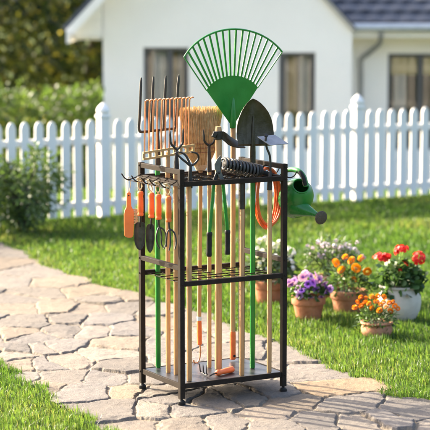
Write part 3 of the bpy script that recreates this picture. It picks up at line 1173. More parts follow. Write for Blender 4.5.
cl_.build('end_clamp', M['iron'], t)
MB().tube(spline([b_ + axd * .10, b_ + axd * .28 - Z * .003, b_ + axd * .48 - Z * .006, b_ + axd * .60 - Z * .012], 5), [.014] * 8 + [.012, .011, .010, .009, .008, .007, .006, .005], 10).build('tail', M['rubber'], t)

# ------------------------------------------------------------------ orange hose hung in loops
o = RK(W - .068, .15, 1.14)
cpx, cpy = 267.3, 198.0
pl_o = RK(0, .17, 0)
rh = random.Random(4)
pts = []
L_ = 5
for i in range(L_ * 40 + 1):
    s = i / 40
    a = 2 * PI * s
    k = int(s) + (s % 1)
    wv = 11.2 + 1.0 * math.sin(k * 1.9) - .55 * k * .6
    hv = 30.2 - 1.7 * math.sin(k * 2.3 + .5) - 1.0 * abs(k - 2.4)
    x = cpx + math.sin(a) * wv + .6 * math.sin(k * 3.1)
    y = cpy - (hv * math.cos(a) if math.cos(a) < 0 else 30.0 * math.cos(a)) 
    pts.append(onU(x, y, pl_o) + V * (-.024 + .012 * k + .004 * math.sin(a * 2 + k)))
hs = MB().tube(pts, .0066, 10)
tie = onU(267.5, 169, pl_o)
hobj = hs.build('garden_hose', M['hose'])
tag(hobj, 'orange rubber hose hung in long loops inside the right end of the rack', 'hose')

# ------------------------------------------------------------------ hand tools on the hooks
GRH = 'hand tools hanging from the side hooks'
X1 = Vector((1, 0, 0))
Y1 = Vector((0, 1, 0))


def hand_tool(name, i, px, y0, y1, label, cat):
    """orange handle from photo row y0 to y1 on hook i; returns (thing, point function, depth)"""
    anchor = RK(HU, HV[i], zs)
    Yd = anchor.y
    p = lambda x, y, dy=0.0: at(x, y, Yd + dy)
    t = thing(name, p(px, y1), label, cat, GRH)
    a_, b_ = p(px, y0), p(px + .2, y1)
    hb_ = MB().lathe(a_, b_, [(0, .009), (.02, .0135), (.07, .0158), (.14, .0160), (.19, .0140), (.30, .0150), (.6, .0158), (.82, .0150), (.87, .0138), (.91, .0158), (.97, .0155), (1, .012)], 20)
    hb_.build('handle', M['orange'], t)
    # loop of twine up to the hook
    hk_ = RK(HU, HV[i], zs - .010)
    tw = MB()
    e_ = a_ + Z * .004
    tw.tube(spline([e_, e_ + X1 * .010 + (hk_ - e_) * .4, hk_ + X1 * .007 + Z * .006, hk_ + Z * .013, hk_ - X1 * .007 + Z * .006, e_ - X1 * .009 + (hk_ - e_) * .4, e_], 6), .0030, 6)
    tw.tube(spline([hk_ + X1 * .006, hk_ + X1 * .012 - Z * .014, hk_ + X1 * .018 - Z * .03], 5), .0028, 6)
    tw.tube(spline([hk_ - X1 * .016 + Z * .012, hk_ + Z * .016 - Y1 * .004, hk_ + X1 * .016 + Z * .004, hk_ + X1 * .024 - Z * .010], 5), .0034, 6)
    tw.lathe(hk_ - Z * .012, hk_ + Z * .004, [(0, .003), (.3, .007), (.7, .007), (1, .003)], 10)
    tw.build('twine_loop', M['twine'], t)
    return t, p


def scoop(p, cx, rows_, th, dish_):
    rows = []
    for (y, w, dx) in rows_:
        rows.append([p(cx + dx + c * w, y) + Y1 * (dish_ * c * c * min(1, w / 4)) for c in np.linspace(-1, 1, 11)])
    return MB().sheet(rows, th, Y1)


t, p = hand_tool('hand_trowel', 1, 140.4, 191, 216, 'broad black hand trowel with orange handle hanging next to the orange brush', 'trowel')
MB().tube([p(140.5, 214), p(140.4, 221), p(140.2, 227)], [.006, .0055, .004], 10).build('shank', M['iron'], t)
scoop(p, 139.8, [(222, 3.4, .4), (223.5, 5.0, .3), (227, 5.6, .2), (234, 5.7, 0), (240, 5.4, 0), (244.5, 4.4, 0), (248, 2.8, 0), (250.2, .5, 0)], .002, -.018).build('blade', M['trowel'], t)
t, p = hand_tool('hand_trowel', 2, 151.3, 192.5, 218, 'narrow black transplanting trowel with orange handle hanging beside the broad trowel', 'trowel')
MB().tube([p(151.3, 216), p(151.0, 223), p(150.6, 229)], [.006, .0055, .004], 10).build('shank', M['iron'], t)
scoop(p, 150.2, [(224, 2.6, .4), (226, 3.9, .2), (232, 4.2, .1), (240, 4.1, 0), (246, 3.5, -.1), (250, 2.4, -.1), (252.8, .4, -.1)], .002, -.016).build('blade', M['trowel'], t)
t, p = hand_tool('hand_cultivator', 3, 158.4, 194, 219.5, 'orange handled hand cultivator with thin bent black tines between trowel and hand fork', 'cultivator')
MB().tube([p(158.5, 218), p(158.8, 224), p(159.2, 229)], [.0058, .005, .0045], 10).build('shank', M['iron'], t)
for pts in ([(159, 227, 0), (157.4, 231, -.01), (156.4, 237, -.018), (157.4, 244, -.02), (160, 249, -.03)], [(159.2, 227, 0), (160.6, 231, -.012), (161.6, 237, -.02), (161.4, 243.5, -.024), (163.4, 248, -.035)], [(159.2, 227, 0), (163.5, 229.5, -.008), (165.8, 235, -.014), (166.0, 242, -.02), (166.6, 247, -.03)]):
    pp = spline([p(*a) for a in pts], 5)
    MB().tube(pp, [.0042] * (len(pp) - 4) + [.004, .0036, .003, .002], 8).build('tine', M['iron'], t)
t, p = hand_tool('hand_fork', 4, 168.4, 196, 222, 'orange handled hand fork with three claw tines hanging nearest the front left post', 'hand fork')
MB().tube([p(168.6, 220), p(169.0, 226), p(169.6, 231)], [.0058, .005, .0045], 10).build('shank', M['iron'], t)
for pts in ([(169.5, 229, 0), (167.3, 232.5, -.008), (166.6, 238, -.014), (166.0, 244, -.016), (163.6, 249.5, -.03)], [(169.6, 229, 0), (170.2, 234, -.014), (170.4, 240, -.02), (170.0, 246, -.024), (168.8, 251, -.036)], [(169.6, 229, 0), (173.4, 231.5, -.008), (175.6, 237, -.014), (176.0, 243.5, -.018), (174.6, 250, -.03)]):
    pp = spline([p(*a) for a in pts], 5)
    MB().tube(pp, [.0044] * (len(pp) - 4) + [.0042, .0038, .003, .002], 8).build('tine', M['iron'], t)

# orange hand brush
Yd = RK(HU, HV[0], zs).y
p = lambda x, y, dy=0.0: at(x, y, Yd + dy)
t = thing('hand_brush', p(128.6, 237), 'flat orange hand brush with tan side bristles, outermost on the hooks', 'brush', GRH)
ol = [(126.6, 193), (127.4, 192.2), (128.8, 192), (130.2, 192.4), (130.8, 193.4), (131.0, 200), (131.2, 206), (132.4, 208.4), (133.6, 210), (133.9, 214), (133.7, 226), (133.4, 235), (132.2, 237.2), (129, 237.8), (125.8, 237.0), (124.4, 235), (124.0, 226), (124.0, 214), (124.6, 210), (125.8, 208.2), (126.4, 206), (126.5, 200)]
MB().prism([p(*a) for a in ol], Y1 * .020).build('brush_block', M['orangeb'], t, .004)
MB().lathe(p(128.8, 195.6, -.0095), p(128.8, 195.6, -.0125), [(0, .0035), (1, .0035)], 12).build('hanging_hole', M['rubber'], t)
br = MB()
rb = random.Random(8)
for i in range(10):
    for j in range(3):
        for k in range(7):
            y = 209.5 + i * 1.55 + rb.uniform(-.3, .3)
            q0 = p(133.2, y, -.006 + j * .006)
            br.tube([q0, q0 + X1 * .014 + Z * rb.uniform(-.003, .003), q0 + X1 * rb.uniform(.020, .025) + Z * rb.uniform(-.008, .006) + Y1 * rb.uniform(-.003, .003)], [.0013, .0011, .0006], 4, cap=False)
br.build('bristles', M['bristle'], t)
tw = MB()
hk_ = RK(HU, HV[0], zs - .010)
e_ = p(128.8, 195)
tw.tube(spline([e_, e_ + X1 * .006 + (hk_ - e_) * .5, hk_ + X1 * .006, hk_ + Z * .012, hk_ - X1 * .007, e_ - X1 * .006 + (hk_ - e_) * .5, e_], 6), .0016, 6)
tw.build('twine_loop', M['twine'], t)

# ------------------------------------------------------------------ hand fork lying on the bottom shelf
zf = PT + .017
a_, b_ = gnd(216.2, 373.2, zf), gnd(233.2, 369.0, zf)
t = thing('hand_rake', gnd(217, 374, PT), 'small hand rake with orange handle lying on the bottom shelf', 'hand rake')
MB().lathe(a_, b_, [(0, .008), (.03, .013), (.10, .0172), (.16, .0165), (.22, .0130), (.5, .0150), (.85, .0168), (.95, .0160), (1, .010)], 20).build('handle', M['orange'], t)
dd = (a_ - b_).normalized()
s_ = dd.cross(Z)
h0 = a_ + dd * .050 - Z * .006
MB().tube([a_ + dd * -.004, a_ + dd * .025, h0], [.0045, .004, .004], 8).build('shank', M['iron'], t)
cb = gnd(201.2, 372.2, PT + .008)
MB().tube(spline([h0, (h0 + cb) / 2 - Z * .003, cb], 4), .0036, 8).build('crossbar', M['iron'], t)
for f_, (tx_, ty_) in zip((.98, .62, .28), ((199.4, 363.4), (203.0, 364.2), (206.8, 365.0))):
    q0 = h0.lerp(cb, f_)
    tp = at(tx_, ty_, q0.y)
    MB().tube(spline([q0, q0 + (tp - q0) * .2 - X1 * .004, q0.lerp(tp, .6) - X1 * .002, tp], 4), [.0034] * 9 + [.003, .0026, .002, .0014], 7).build('tine', M['iron'], t)

# ------------------------------------------------------------------ watering can on the right
o = RK(W + .115, .13, .99)
Yc = o.y
p = lambda x, y, dy=0.0: at(x, y, Yc + dy)
t = thing('watering_can', p(292, 200), 'green plastic watering can hanging by its handle with spout tipped down', 'watering can')
rim_c = p(300.5, 186.5, -.075)
base_c = p(292.5, 205.5, .062)
axd = (rim_c - base_c)
bd = MB()
bd.lathe(base_c, rim_c, [(0, .074), (.02, .083), (.06, .087), (.25, .092), (.48, .093), (.68, .087), (.82, .075), (.92, .060), (.965, .052), (.99, .046), (1.03, .047), (1.045, .0435), (1.035, .040), (.97, .040), (.90, .060), (.72, .076), (.4, .082), (.1, .07), (.08, .0)], 40)
bd.build('body', M['cangreen'], t)
sp0, sp1 = p(297.5, 206, -.035), p(317.0, 214.8, -.12)
spn = MB().tube(spline([sp0, sp0.lerp(sp1, .35) - Z * .002, sp0.lerp(sp1, .7), sp1], 5), [.062, .058, .053, .048, .044, .040, .036, .0325, .029, .026, .023, .0205, .018, .0162, .0148, .014], 20)
spn.build('spout', M['cangreen'], t)
rd = Vector((.45, -.80, -.12)).normalized()
rc = p(321.0, 217.6, -.135)
MB().lathe(sp1 - (rc - sp1) * .2, rc - rd * .014, [(0, .0135), (.3, .016), (.8, .024), (1, .027)], 24).build('rose_cone', M['cangreen'], t)
rs = MB().lathe(rc - rd * .022, rc + rd * .005, [(0, .018), (.45, .031), (.8, .0365), (.92, .0365), (1, .033)], 28)
ro_ = rs.build('rose', M['rose'], t)
hn = spline([p(281.5, 181, .065), p(282.5, 174, .045), p(287, 170.2, .01), p(294.5, 169.8, -.03), p(300, 172.2, -.065), p(304.0, 178, -.085), p(306.0, 186.5, -.088)], 7)
MB().tube(hn, .0105, 14, flat=1.35).build('handle', M['cangreen'], t)
MB().tube(hn[-15:-1], .0128, 14, flat=1.3).build('grip', M['rubber'], t)


# ------------------------------------------------------------------ pots and flowers
KP = .93

def copy_part(o, parent, loc, rot, sc):
    c = o.copy()
    COL.objects.link(c)
    c.parent = parent
    c.location = loc
    c.rotation_euler = rot
    c.scale = (sc, sc, sc)
    return c


def petal_mesh(name, petals, mat_, parent):
    """petals: (base, tip, side half-width vec, normal, var)"""
    Vv, Q, T, var = [], [], [], []
    for (b, tp, s, n_, va) in petals:
        k = len(Vv)
        m = b.lerp(tp, .6)
        Vv += [b - s * .35, b + s * .35, m + s + n_ * .10, m - s + n_ * .10, tp + s * .55, tp - s * .55]
        Q += [(k, k + 1, k + 2, k + 3), (k + 3, k + 2, k + 4, k + 5)]
        var += [va] * 6
    off = root_loc(parent)
    return np_mesh(name, np.array([tuple(v + off) for v in Vv]), Q, None, mat_, parent, var=var)


def pompom(parent, r, mat_, seed):
    rr_ = random.Random(seed)
    ps = []
    n = 150
    for i in range(n):
        ph = i * 2.39996
        ct = 1 - 1.72 * (i + .5) / n
        st2 = math.sqrt(max(0, 1 - ct * ct))
        d = Vector((st2 * math.cos(ph), st2 * math.sin(ph), ct * .72))
        up = Vector((0, 0, 1))
        b = d * r * .62
        tp = d * r * rr_.uniform(.92, 1.08) + up * r * (.10 if ct > .2 else -.02)
        tg = Vector((-math.sin(ph), math.cos(ph), 0))
        ps.append((b, tp, tg * r * rr_.uniform(.15, .22), d * r * .6, min(1, max(0, .25 + .5 * ct + rr_.uniform(-.3, .3)))))
    return petal_mesh('flower', ps, mat_, parent)


def trumpet(parent, r, mat_, seed):
    rr_ = random.Random(seed)
    Vv, Q, var = [], [], []
    n, rings = 40, [(.05, -.55), (.14, -.30), (.25, -.08), (.5, .04), (.8, .05), (1.0, -.02)]
    for j, (q_, z) in enumerate(rings):
        for k in range(n):
            a = 2 * PI * k / n
            lob = 1 - .16 * (1 - abs(math.cos(2.5 * a))) ** 2 * (j / 5)
            ruf = .06 * math.sin(a * 10 + seed) * (j / 5) ** 2
            Vv.append((r * q_ * lob * math.cos(a), r * q_ * lob * math.sin(a), r * (z + ruf)))
            var.append([0, 0, .08, .5, .8, 1][j] * (.8 + .2 * rr_.random()))
    for j in range(len(rings) - 1):
        for k in range(n):
            k2 = (k + 1) % n
            Q.append((j * n + k, j * n + k2, (j + 1) * n + k2, (j + 1) * n + k))
    off = root_loc(parent)
    return np_mesh('flower', np.array(Vv) + np.array(off), Q, None, mat_, parent, var=var)


def umbel(parent, r, mat_, seed, n=34, fr_=.36, spread=1.0):
    rr_ = random.Random(seed)
    ps = []
    for i in range(n):
        ph = i * 2.39996 + rr_.uniform(-.2, .2)
        ct = 1 - 1.05 * (i + .5) / n
        st2 = math.sqrt(max(0, 1 - ct * ct))
        d = Vector((st2 * math.cos(ph), st2 * math.sin(ph), ct * .75)).normalized()
        c = Vector((d.x, d.y, d.z * .8)) * r * rr_.uniform(.62, 1.12) * spread
        x = d.orthogonal().normalized()
        y = d.cross(x)
        va = rr_.random()
        a0 = rr_.uniform(0, 6)
        for k in range(5):
            a = a0 + k * 2 * PI / 5
            dr = x * math.cos(a) + y * math.sin(a)
            tg = y * math.cos(a) - x * math.sin(a)
            ps.append((c, c + dr * r * fr_ + d * r * .06, tg * r * fr_ * .48, d * r * .3, min(1, max(0, va + rr_.uniform(-.15, .15)))))
    return petal_mesh('flower', ps, mat_, parent)


def star(parent, r, mat_, seed, n=5):
    rr_ = random.Random(seed)
    ps = []
    for k in range(n):
        a = 2 * PI * k / n
        d = Vector((math.cos(a), math.sin(a), .12))
        tg = Vector((-math.sin(a), math.cos(a), 0))
        ps.append((d * r * .08, d * r, tg * r * .42, Vector((0, 0, r)), rr_.random()))
    return petal_mesh('flower', ps, mat_, parent)


def pot(parent, c, prof, m, soil_z, soil_r, n=48):
    """prof: (z, r) outer then inner"""
    prof = [(a * KP, b * KP) for a, b in prof]
    soil_z, soil_r = soil_z * KP, soil_r * KP
    zmax = max(q_[0] for q_ in prof)
    p0 = Vector((c.x, c.y, c.z))
    pb = MB().lathe(p0, p0 + Z * zmax, [(q_[0] / zmax, q_[1]) for q_ in prof], n).build('pot', m, parent)
    sb = MB()
    N_ = 24
    vs = [p0 + Z * (soil_z + .006)]
    for k in range(N_):
        a = 2 * PI * k / N_
        vs.append(p0 + Vector((math.cos(a) * soil_r, math.sin(a) * soil_r, soil_z)))
    sb.add(vs, [(0, 1 + k, 1 + (k + 1) % N_) for k in range(N_)])
    sb.build('soil', M['soil'], pb)
    return pb


def std_pot(h, rt, rb_):
    w = rt * .09
    return [(0, rb_ * .96), (.004, rb_), (h * .70, rt * .90), (h * .705, rt * .985), (h * .72, rt), (h * .97, rt * 1.01), (h, rt * .985), (h, rt * .90), (h * .95, rt * .885), (h * .72, rt * .84), (h * .70, rt * .2), (h * .70, .0)]


def stems(parent, segs, r=.0022):
    mb = MB()
    for a_, b_ in segs:
        a_, b_ = Vector(a_), Vector(b_)
        m_ = a_.lerp(b_, .5) + Vector((b_.x - a_.x, b_.y - a_.y, 0)) * .12
        mb.tube([a_, m_, b_], [r * 1.2, r, r * .8], 6)
    return mb.build('stem', M['stem'], parent)


def dome_leaves(parent, c, rx, rz, n, size, m, seed, wid=.5, round_=False, low=-.15, droop=.25):
    rx, rz, size = rx * KP, rz * KP, size * KP
    r_ = np.random.default_rng(seed)
    d = r_.normal(0, 1, (n, 3))
    d /= np.linalg.norm(d, axis=1, keepdims=True)
    d[:, 2] = np.where(d[:, 2] < low, -d[:, 2], d[:, 2])
    rad = r_.uniform(.35, 1, (n, 1)) ** .5
    lump = 1 + .30 * (r_.random((n, 1)) - .5)
    C = np.array(c) + d * rad * lump * np.array([rx, rx, rz])
    Dr = d * np.array([1, 1, .6]) + r_.normal(0, .45, (n, 3)) + np.array([0, 0, .15])
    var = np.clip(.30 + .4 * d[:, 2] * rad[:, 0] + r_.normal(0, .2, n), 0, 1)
    return leaf_mesh('foliage', C, Dr, size * r_.uniform(.6, 1.25, n), m, parent, seed, wid, var, droop, round_)


def look(cam_bias, tilt, rr_):
    """rotation of a flower head: up, leaning towards a random side and somewhat to the front"""
    return (cam_bias + rr_.gauss(0, tilt), rr_.gauss(0, tilt), rr_.uniform(0, 6.28))


def place_flowers(parent, make, spots, Yc_, r, seed, bias=.7, tilt=.35, dep=.05, variants=3, stem_to=None):
    """spots: photo positions; depth spread round Yc_"""
    rr_ = random.Random(seed)
    protos = []
    segs = []
    root = root_loc(parent)
    for i, (x, y, s) in enumerate(spots):
        pos = at(x, y, Yc_ + rr_.uniform(-dep, dep))
        if len(protos) < variants:
            f_ = make(seed * 10 + i)
            protos.append(f_)
            f_.location = pos - root
            f_.rotation_euler = look(bias, tilt, rr_)
            f_.scale = (s,) * 3
        else:
            copy_part(protos[i % variants], parent, pos - root, look(bias, tilt, rr_), s)
        if stem_to is not None:
            segs.append((stem_to + Vector((rr_.uniform(-.05, .05), rr_.uniform(-.05, .05), 0)), pos - Z * .008))
    if segs:
        stems(parent, segs)


def pot_centre(px, py, r):
    g_ = gnd(px, py, GZ + .008)
    return Vector((g_.x, g_.y + r * KP, GZ + .006))


GRF = 'potted flowers on the lawn'
# petunias
c = pot_centre(309, 323.5, .070)
t = thing('potted_petunia', c, 'small terracotta pot of lilac and violet petunias nearest the rack', 'potted plant', GRF)
pot(t, c, std_pot(.185, .118, .080), M['terra'], .165, .103)
tc = c + Z * (.19 * KP)
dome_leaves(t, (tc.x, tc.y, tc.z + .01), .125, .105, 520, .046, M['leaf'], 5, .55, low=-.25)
place_flowers(t, lambda s: trumpet(t, .0325, M['petunia'], s), [(291.5, 284, 1.05), (297.5, 288.5, .95), (303, 277, 1.1), (309.5, 296.5, 1.05), (325, 292.5, 1), (319, 279.5, 1), (289.5, 283, .9), (330, 289, .85), (305, 273.8, .9), (316.5, 275, .9), (297, 277.5, .8), (324.5, 283.5, .85), (294.5, 281, .8), (308.5, 290, .85), (316, 289.5, .9), (321, 297, .8), (299.5, 295.5, .8), (311, 276, .8)], c.y - .09, .03, 3, .95, .28, .04)
place_flowers(t, lambda s: trumpet(t, .0325, M['petunia2'], s), [(313, 281.5, 1.2), (302.2, 290.2, .8), (326.5, 287.5, .9), (308, 284, .85)], c.y - .09, .03, 4, .95, .25, .03, 2)
# tall marigolds
c = pot_centre(349.5, 317.5, .085)
t = thing('potted_marigold', c, 'wide terracotta pot of tall orange marigolds beside the red geraniums', 'potted plant', GRF)
pot(t, c, std_pot(.185, .133, .100), M['terra2'], .165, .118)
tc = c + Z * (.19 * KP)
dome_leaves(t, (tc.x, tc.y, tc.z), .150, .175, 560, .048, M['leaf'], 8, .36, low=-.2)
spots = [(344.5, 262.5, 1.1), (356, 257.5, .95), (368.5, 270.5, 1.0), (341, 269, 1.15), (358.8, 267.5, 1.1), (354, 279.5, .8), (346, 257, .7), (335.5, 263.5, .9), (349.5, 263, .85), (361.5, 259, .9), (336.5, 262, .8)]
spots = [(335.8, 262.8, 1.15), (341.8, 270.0, 1.15), (345.3, 257.0, .85), (351.6, 260.5, 1.05), (356.2, 268.2, 1.25), (361.3, 258.5, 1.0), (367.3, 271.5, 1.05), (354.2, 279.4, .85)]
place_flowers(t, lambda s: pompom(t, .027, M['marigold'], s), spots, c.y - .07, .03, 6, .75, .25, .06, 3, tc)
# small marigolds in a bowl
c = pot_centre(377.5, 340, .070)
t = thing('potted_marigold', c, 'little rounded terracotta bowl of small orange marigolds in front', 'potted plant', GRF)
H_ = .115
pot(t, c, [(0, .062), (.004, .068), (.02, .086), (.045, .102), (.07, .104), (.085, .098), (.094, .094), (.098, .104), (.106, .109), (.114, .106), (.115, .098), (.10, .086), (.08, .08), (.075, 0)], M['terra2'], .100, .088)
tc = c + Z * (.115 * KP)
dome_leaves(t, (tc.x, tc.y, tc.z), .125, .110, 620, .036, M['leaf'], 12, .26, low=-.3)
spots = [(354.8, 307.5, .8), (360.8, 297.5, .75), (365.8, 302.5, .9), (372, 307.8, .85), (379.5, 310.4, .9), (371.5, 296.5, .75), (378, 296, .7), (384, 297, .8), (389.2, 303.0, .75), (390.5, 311, .85), (395, 306, .8), (397.8, 308.5, .7), (361.5, 306.0, .8), (376.5, 301.5, .85), (383.5, 302, .7), (366, 298, .65), (369, 303.5, .75), (386.5, 307.5, .8), (375, 297.8, .6), (357.5, 302, .65), (393, 302, .6), (381, 304.5, .7)]
place_flowers(t, lambda s: pompom(t, .0225, M['marigold2'], s), spots, c.y - .04, .02, 9, .6, .3, .07, 3, tc)
# geraniums in the white bowl
c = pot_centre(400.5, 324.5, .10)
t = thing('potted_geranium', c, 'round weathered white pot of bright red geraniums', 'potted plant', GRF)
pot(t, c, [(0, .085), (.005, .092), (.04, .120), (.09, .144), (.14, .151), (.19, .148), (.225, .136), (.24, .129), (.244, .138), (.254, .142), (.262, .138), (.262, .126), (.245, .118), (.22, .115), (.215, 0)], M['ceramic'], .240, .119)
tc = c + Z * (.25 * KP)
dome_leaves(t, (tc.x, tc.y, tc.z + .005), .160, .165, 420, .052, M['geraleaf'], 15, .95, True, low=-.3, droop=.10)
place_flowers(t, lambda s: umbel(t, .044, M['geranium'], s, 24, .34), [(381.0, 259, 1.1), (401.5, 250.5, 1.0), (419.3, 258.5, 1.0), (402.8, 267.0, .85), (386.5, 257, .7), (397.5, 251.5, .5), (416, 258, .6)], c.y - .06, .04, 11, .55, .2, .05, 3, tc)
# white flowers behind the rack
c = pot_centre(271, 307, .09)
t = thing('potted_white_flower', c, 'terracotta pot of bushy white flowers seen through the rack', 'potted plant', GRF)
pot(t, c, std_pot(.185, .128, .098), M['terra'], .165, .113)
tc = c + Z * (.19 * KP)
dome_leaves(t, (tc.x, tc.y, tc.z + .03), .165, .20, 620, .060, M['paleleaf'], 18, .5, low=-.2)
rw = random.Random(12)
spots = [(260, 241, 1), (265, 239, 1), (270, 243, .9), (257, 249, .9), (263, 252, 1), (268, 250, .8), (275, 246, .9), (286, 249, 1.0), (291, 252, 1.1), (294, 254, .9), (287.5, 258, 1), (280, 243, .9), (276, 257, .9), (288, 266, 1.1), (291, 262, .8), (259, 264, .9), (266, 270, .8), (272, 264, .9), (278, 268, .7), (284, 270, .8), (262, 258, .8), (293, 268, .8), (255, 255, .8)]
place_flowers(t, lambda s: umbel(t, .025, M['whiteflower'], s, 5, .62), spots, c.y - .08, .02, 14, .7, .4, .09, 3, tc)
# pale lilac flowers further back
c = pot_centre(331, 303, .09)
t = thing('potted_lilac_flower', c, 'airy pale lilac flowers in a terracotta pot behind the petunias', 'potted plant', GRF)
pot(t, c, std_pot(.190, .125, .095), M['terra'], .17, .11)
tc = c + Z * (.19 * KP)
dome_leaves(t, (tc.x, tc.y, tc.z + .06), .19, .20, 700, .055, M['paleleaf'], 22, .3, low=-.2)
spots = [(rw.gauss(331, 13), rw.gauss(247, 6.5), rw.uniform(.6, 1.1)) for i in range(38)]
place_flowers(t, lambda s: umbel(t, .020, M['lilacflower'], s, 6, .5), spots, c.y - .02, .02, 17, .6, .5, .12, 3, tc)

# ------------------------------------------------------------------ shrub by the fence
c = gnd(18, 238, GZ)
c.y += .25
t = thing('garden_shrub', c, 'dark green bushy shrub standing in front of the white picket fence', 'shrub')
pts, dirs, var = clump_points((c.x, c.y, c.z + .37), (.34, .33, .35), 60, 40, 31, .17, shell=.15)
k = pts[:, 2] > c.z + .02
leaf_mesh('foliage', pts[k], dirs[k], .058, M['shrubleaf'], t, 32, .42, var[k])
sm = MB()
rs_ = random.Random(5)
for i in range(16):
    a = rs_.uniform(0, 6.28)
    e_ = Vector((math.cos(a) * rs_.uniform(.1, .32), math.sin(a) * rs_.uniform(.1, .28), rs_.uniform(.35, .70)))
    sm.tube([c, c + Vector((e_.x * .35, e_.y * .35, e_.z * .5)), c + e_], [.012, .008, .003], 6)
sm.build('stem', M['bark'], t)

# ------------------------------------------------------------------ picket fence
pL = Vector((at(105, 215, 16.9).x, 16.9, GZ))
pR_y = 18.15
pR = Vector((at(358, 215, pR_y).x, pR_y, GZ))
FD = (pR - pL)
NP = 21
stp = FD.length / NP
FD.normalize()
FN = Vector((FD.y, -FD.x, 0))          # towards the camera
fence = thing('picket_fence', (pL + pR) / 2, 'white wooden picket fence with pointed pickets running across the lawn', 'fence')
pk = MB()
wp, hp = stp * .63, .925
out = [(-wp / 2, .045), (wp / 2, .045), (wp / 2, hp - .062), (wp * .46, hp - .044), (wp * .34, hp - .020), (wp * .18, hp - .004), (0, hp), (-wp * .18, hp - .004), (-wp * .34, hp - .020), (-wp * .46, hp - .044), (-wp / 2, hp - .062)]
pk.prism([pL + FD * a + Z * b for a, b in out], FN * .018)
pk0 = None
postob = None
for i in range(-21, 43):
    if i % NP == 0:
        q = pL + FD * (stp * i)
        if postob is None:
            mb = MB()
            mb.box(q + Z * .46 - FN * .024, (.092, .092, .96), (FD, FN, Z))
            postob = mb.build('post', M['white'], fence, .006)
            cb_ = MB()
            cb_.box(q + Z * .952 - FN * .024, (.112, .112, .024), (FD, FN, Z))
            cb_.box(q + Z * .972 - FN * .024, (.088, .088, .020), (FD, FN, Z))
            cb_.lathe(q + Z * .980 - FN * .024, q + Z * 1.078 - FN * .024, [(0, .050), (.12, .060), (.32, .060), (.55, .049), (.78, .029), (.92, .012), (1, .002)], 20)
            cap0 = cb_.build('post_cap', M['white'], postob, .004)
            q00 = q
        else:
            p2 = postob.copy(); COL.objects.link(p2); p2.location = q - q00
            c2 = cap0.copy(); COL.objects.link(c2); c2.parent = p2
        continue
    off = FD * (stp * i) + FD * random.uniform(-.004, .004) + Z * random.uniform(-.006, .006)
    if pk0 is None:
        pk0 = pk.build('picket', M['white'], fence, .004)
        pk0.location = off
    else:
        c_ = pk0.copy(); COL.objects.link(c_); c_.location = off
        ta = random.gauss(0, .006)
        base_l = pL - fence.location
        Rm = Matrix.Translation(base_l + off) @ Matrix.Rotation(ta, 4, FN) @ Matrix.Translation(-base_l)
        c_.matrix_local = Rm
for z, h in ((.735, .062), (.150, .062)):
    for a, b in ((-21, 0), (0, NP), (NP, 42)):
        MB().bar(pL + FD * (stp * a + .049) - FN * .0255 + Z * z, pL + FD * (stp * b - .049) - FN * .0255 + Z * z, .028, h).build('rail', M['white'], fence, .003)

# ------------------------------------------------------------------ house
HY = 24.0
hs_l = 'white rendered house with steep front gable and dark blue tiled roof beyond the fence'
hp_ = lambda x, y, Y=HY: at(x, y, Y)
HB = DIP
house = thing('house', Vector((.5, HY + 3, HB)), hs_l, 'house')
xl, xr = hp_(103, 60).x, hp_(352, 60).x
ze = hp_(352, 31).z
xe = hp_(70, 31).x                      # left eave end
slope = 30 / 28.0
xmid = (xe + hp_(354, 31).x) / 2
zap = ze + (xmid - xe) * slope
wins = [('w1', 143.5, 188.5, 47.5, -1), ('w2', 279, 315.5, 52.5, -1)]
sill_z = .95


def wall_with_openings(mb, x0, x1, z0, z1, Y, ops, th=.25):
    """boxes that leave the openings free; ops (xa, xb, za, zb) sorted by x"""
    x = x0
    for (a, b, za, zb) in ops:
        mb.box(((x + a) / 2, Y + th / 2, (z0 + z1) / 2), (a - x, th, z1 - z0))
        if za > z0:
            mb.box(((a + b) / 2, Y + th / 2, (z0 + za) / 2), (b - a, th, za - z0))
        mb.box(((a + b) / 2, Y + th / 2, (zb + z1) / 2), (b - a, th, z1 - zb))
        x = b
    mb.box(((x + x1) / 2, Y + th / 2, (z0 + z1) / 2), (x1 - x, th, z1 - z0))


ops = []
for (_n, a, b, yt, _s) in wins:
    ops.append((hp_(a, 60).x, hp_(b, 60).x, hp_(a, 150).z, hp_(a, yt).z))
zt_w = ze - (xl - xe) * 0 + .0
wm = MB()
zwl = ze + (xl - xe) * slope - .10      # where the wall meets the roof on the left
wall_with_openings(wm, xl, xr, HB, ze - .02, HY, ops)
zr_l = ze + (xl - xe) * slope
zr_r = ze + max(.02, (2 * xmid - xe - xr) * slope)
wm.prism([Vector((xl, HY + .125, ze - .02)), Vector((xr, HY + .125, ze - .02)), Vector((xr, HY + .125, zr_r)), Vector((xmid, HY + .125, zap)), Vector((xl, HY + .125, zr_l))], (0, .25, 0))
wm.box((xl + .125, HY + .252 + 3, (HB + ze + .3) / 2), (.25, 6, ze + .3 - HB))
wm.build('gable_wall', M['wall'], house)
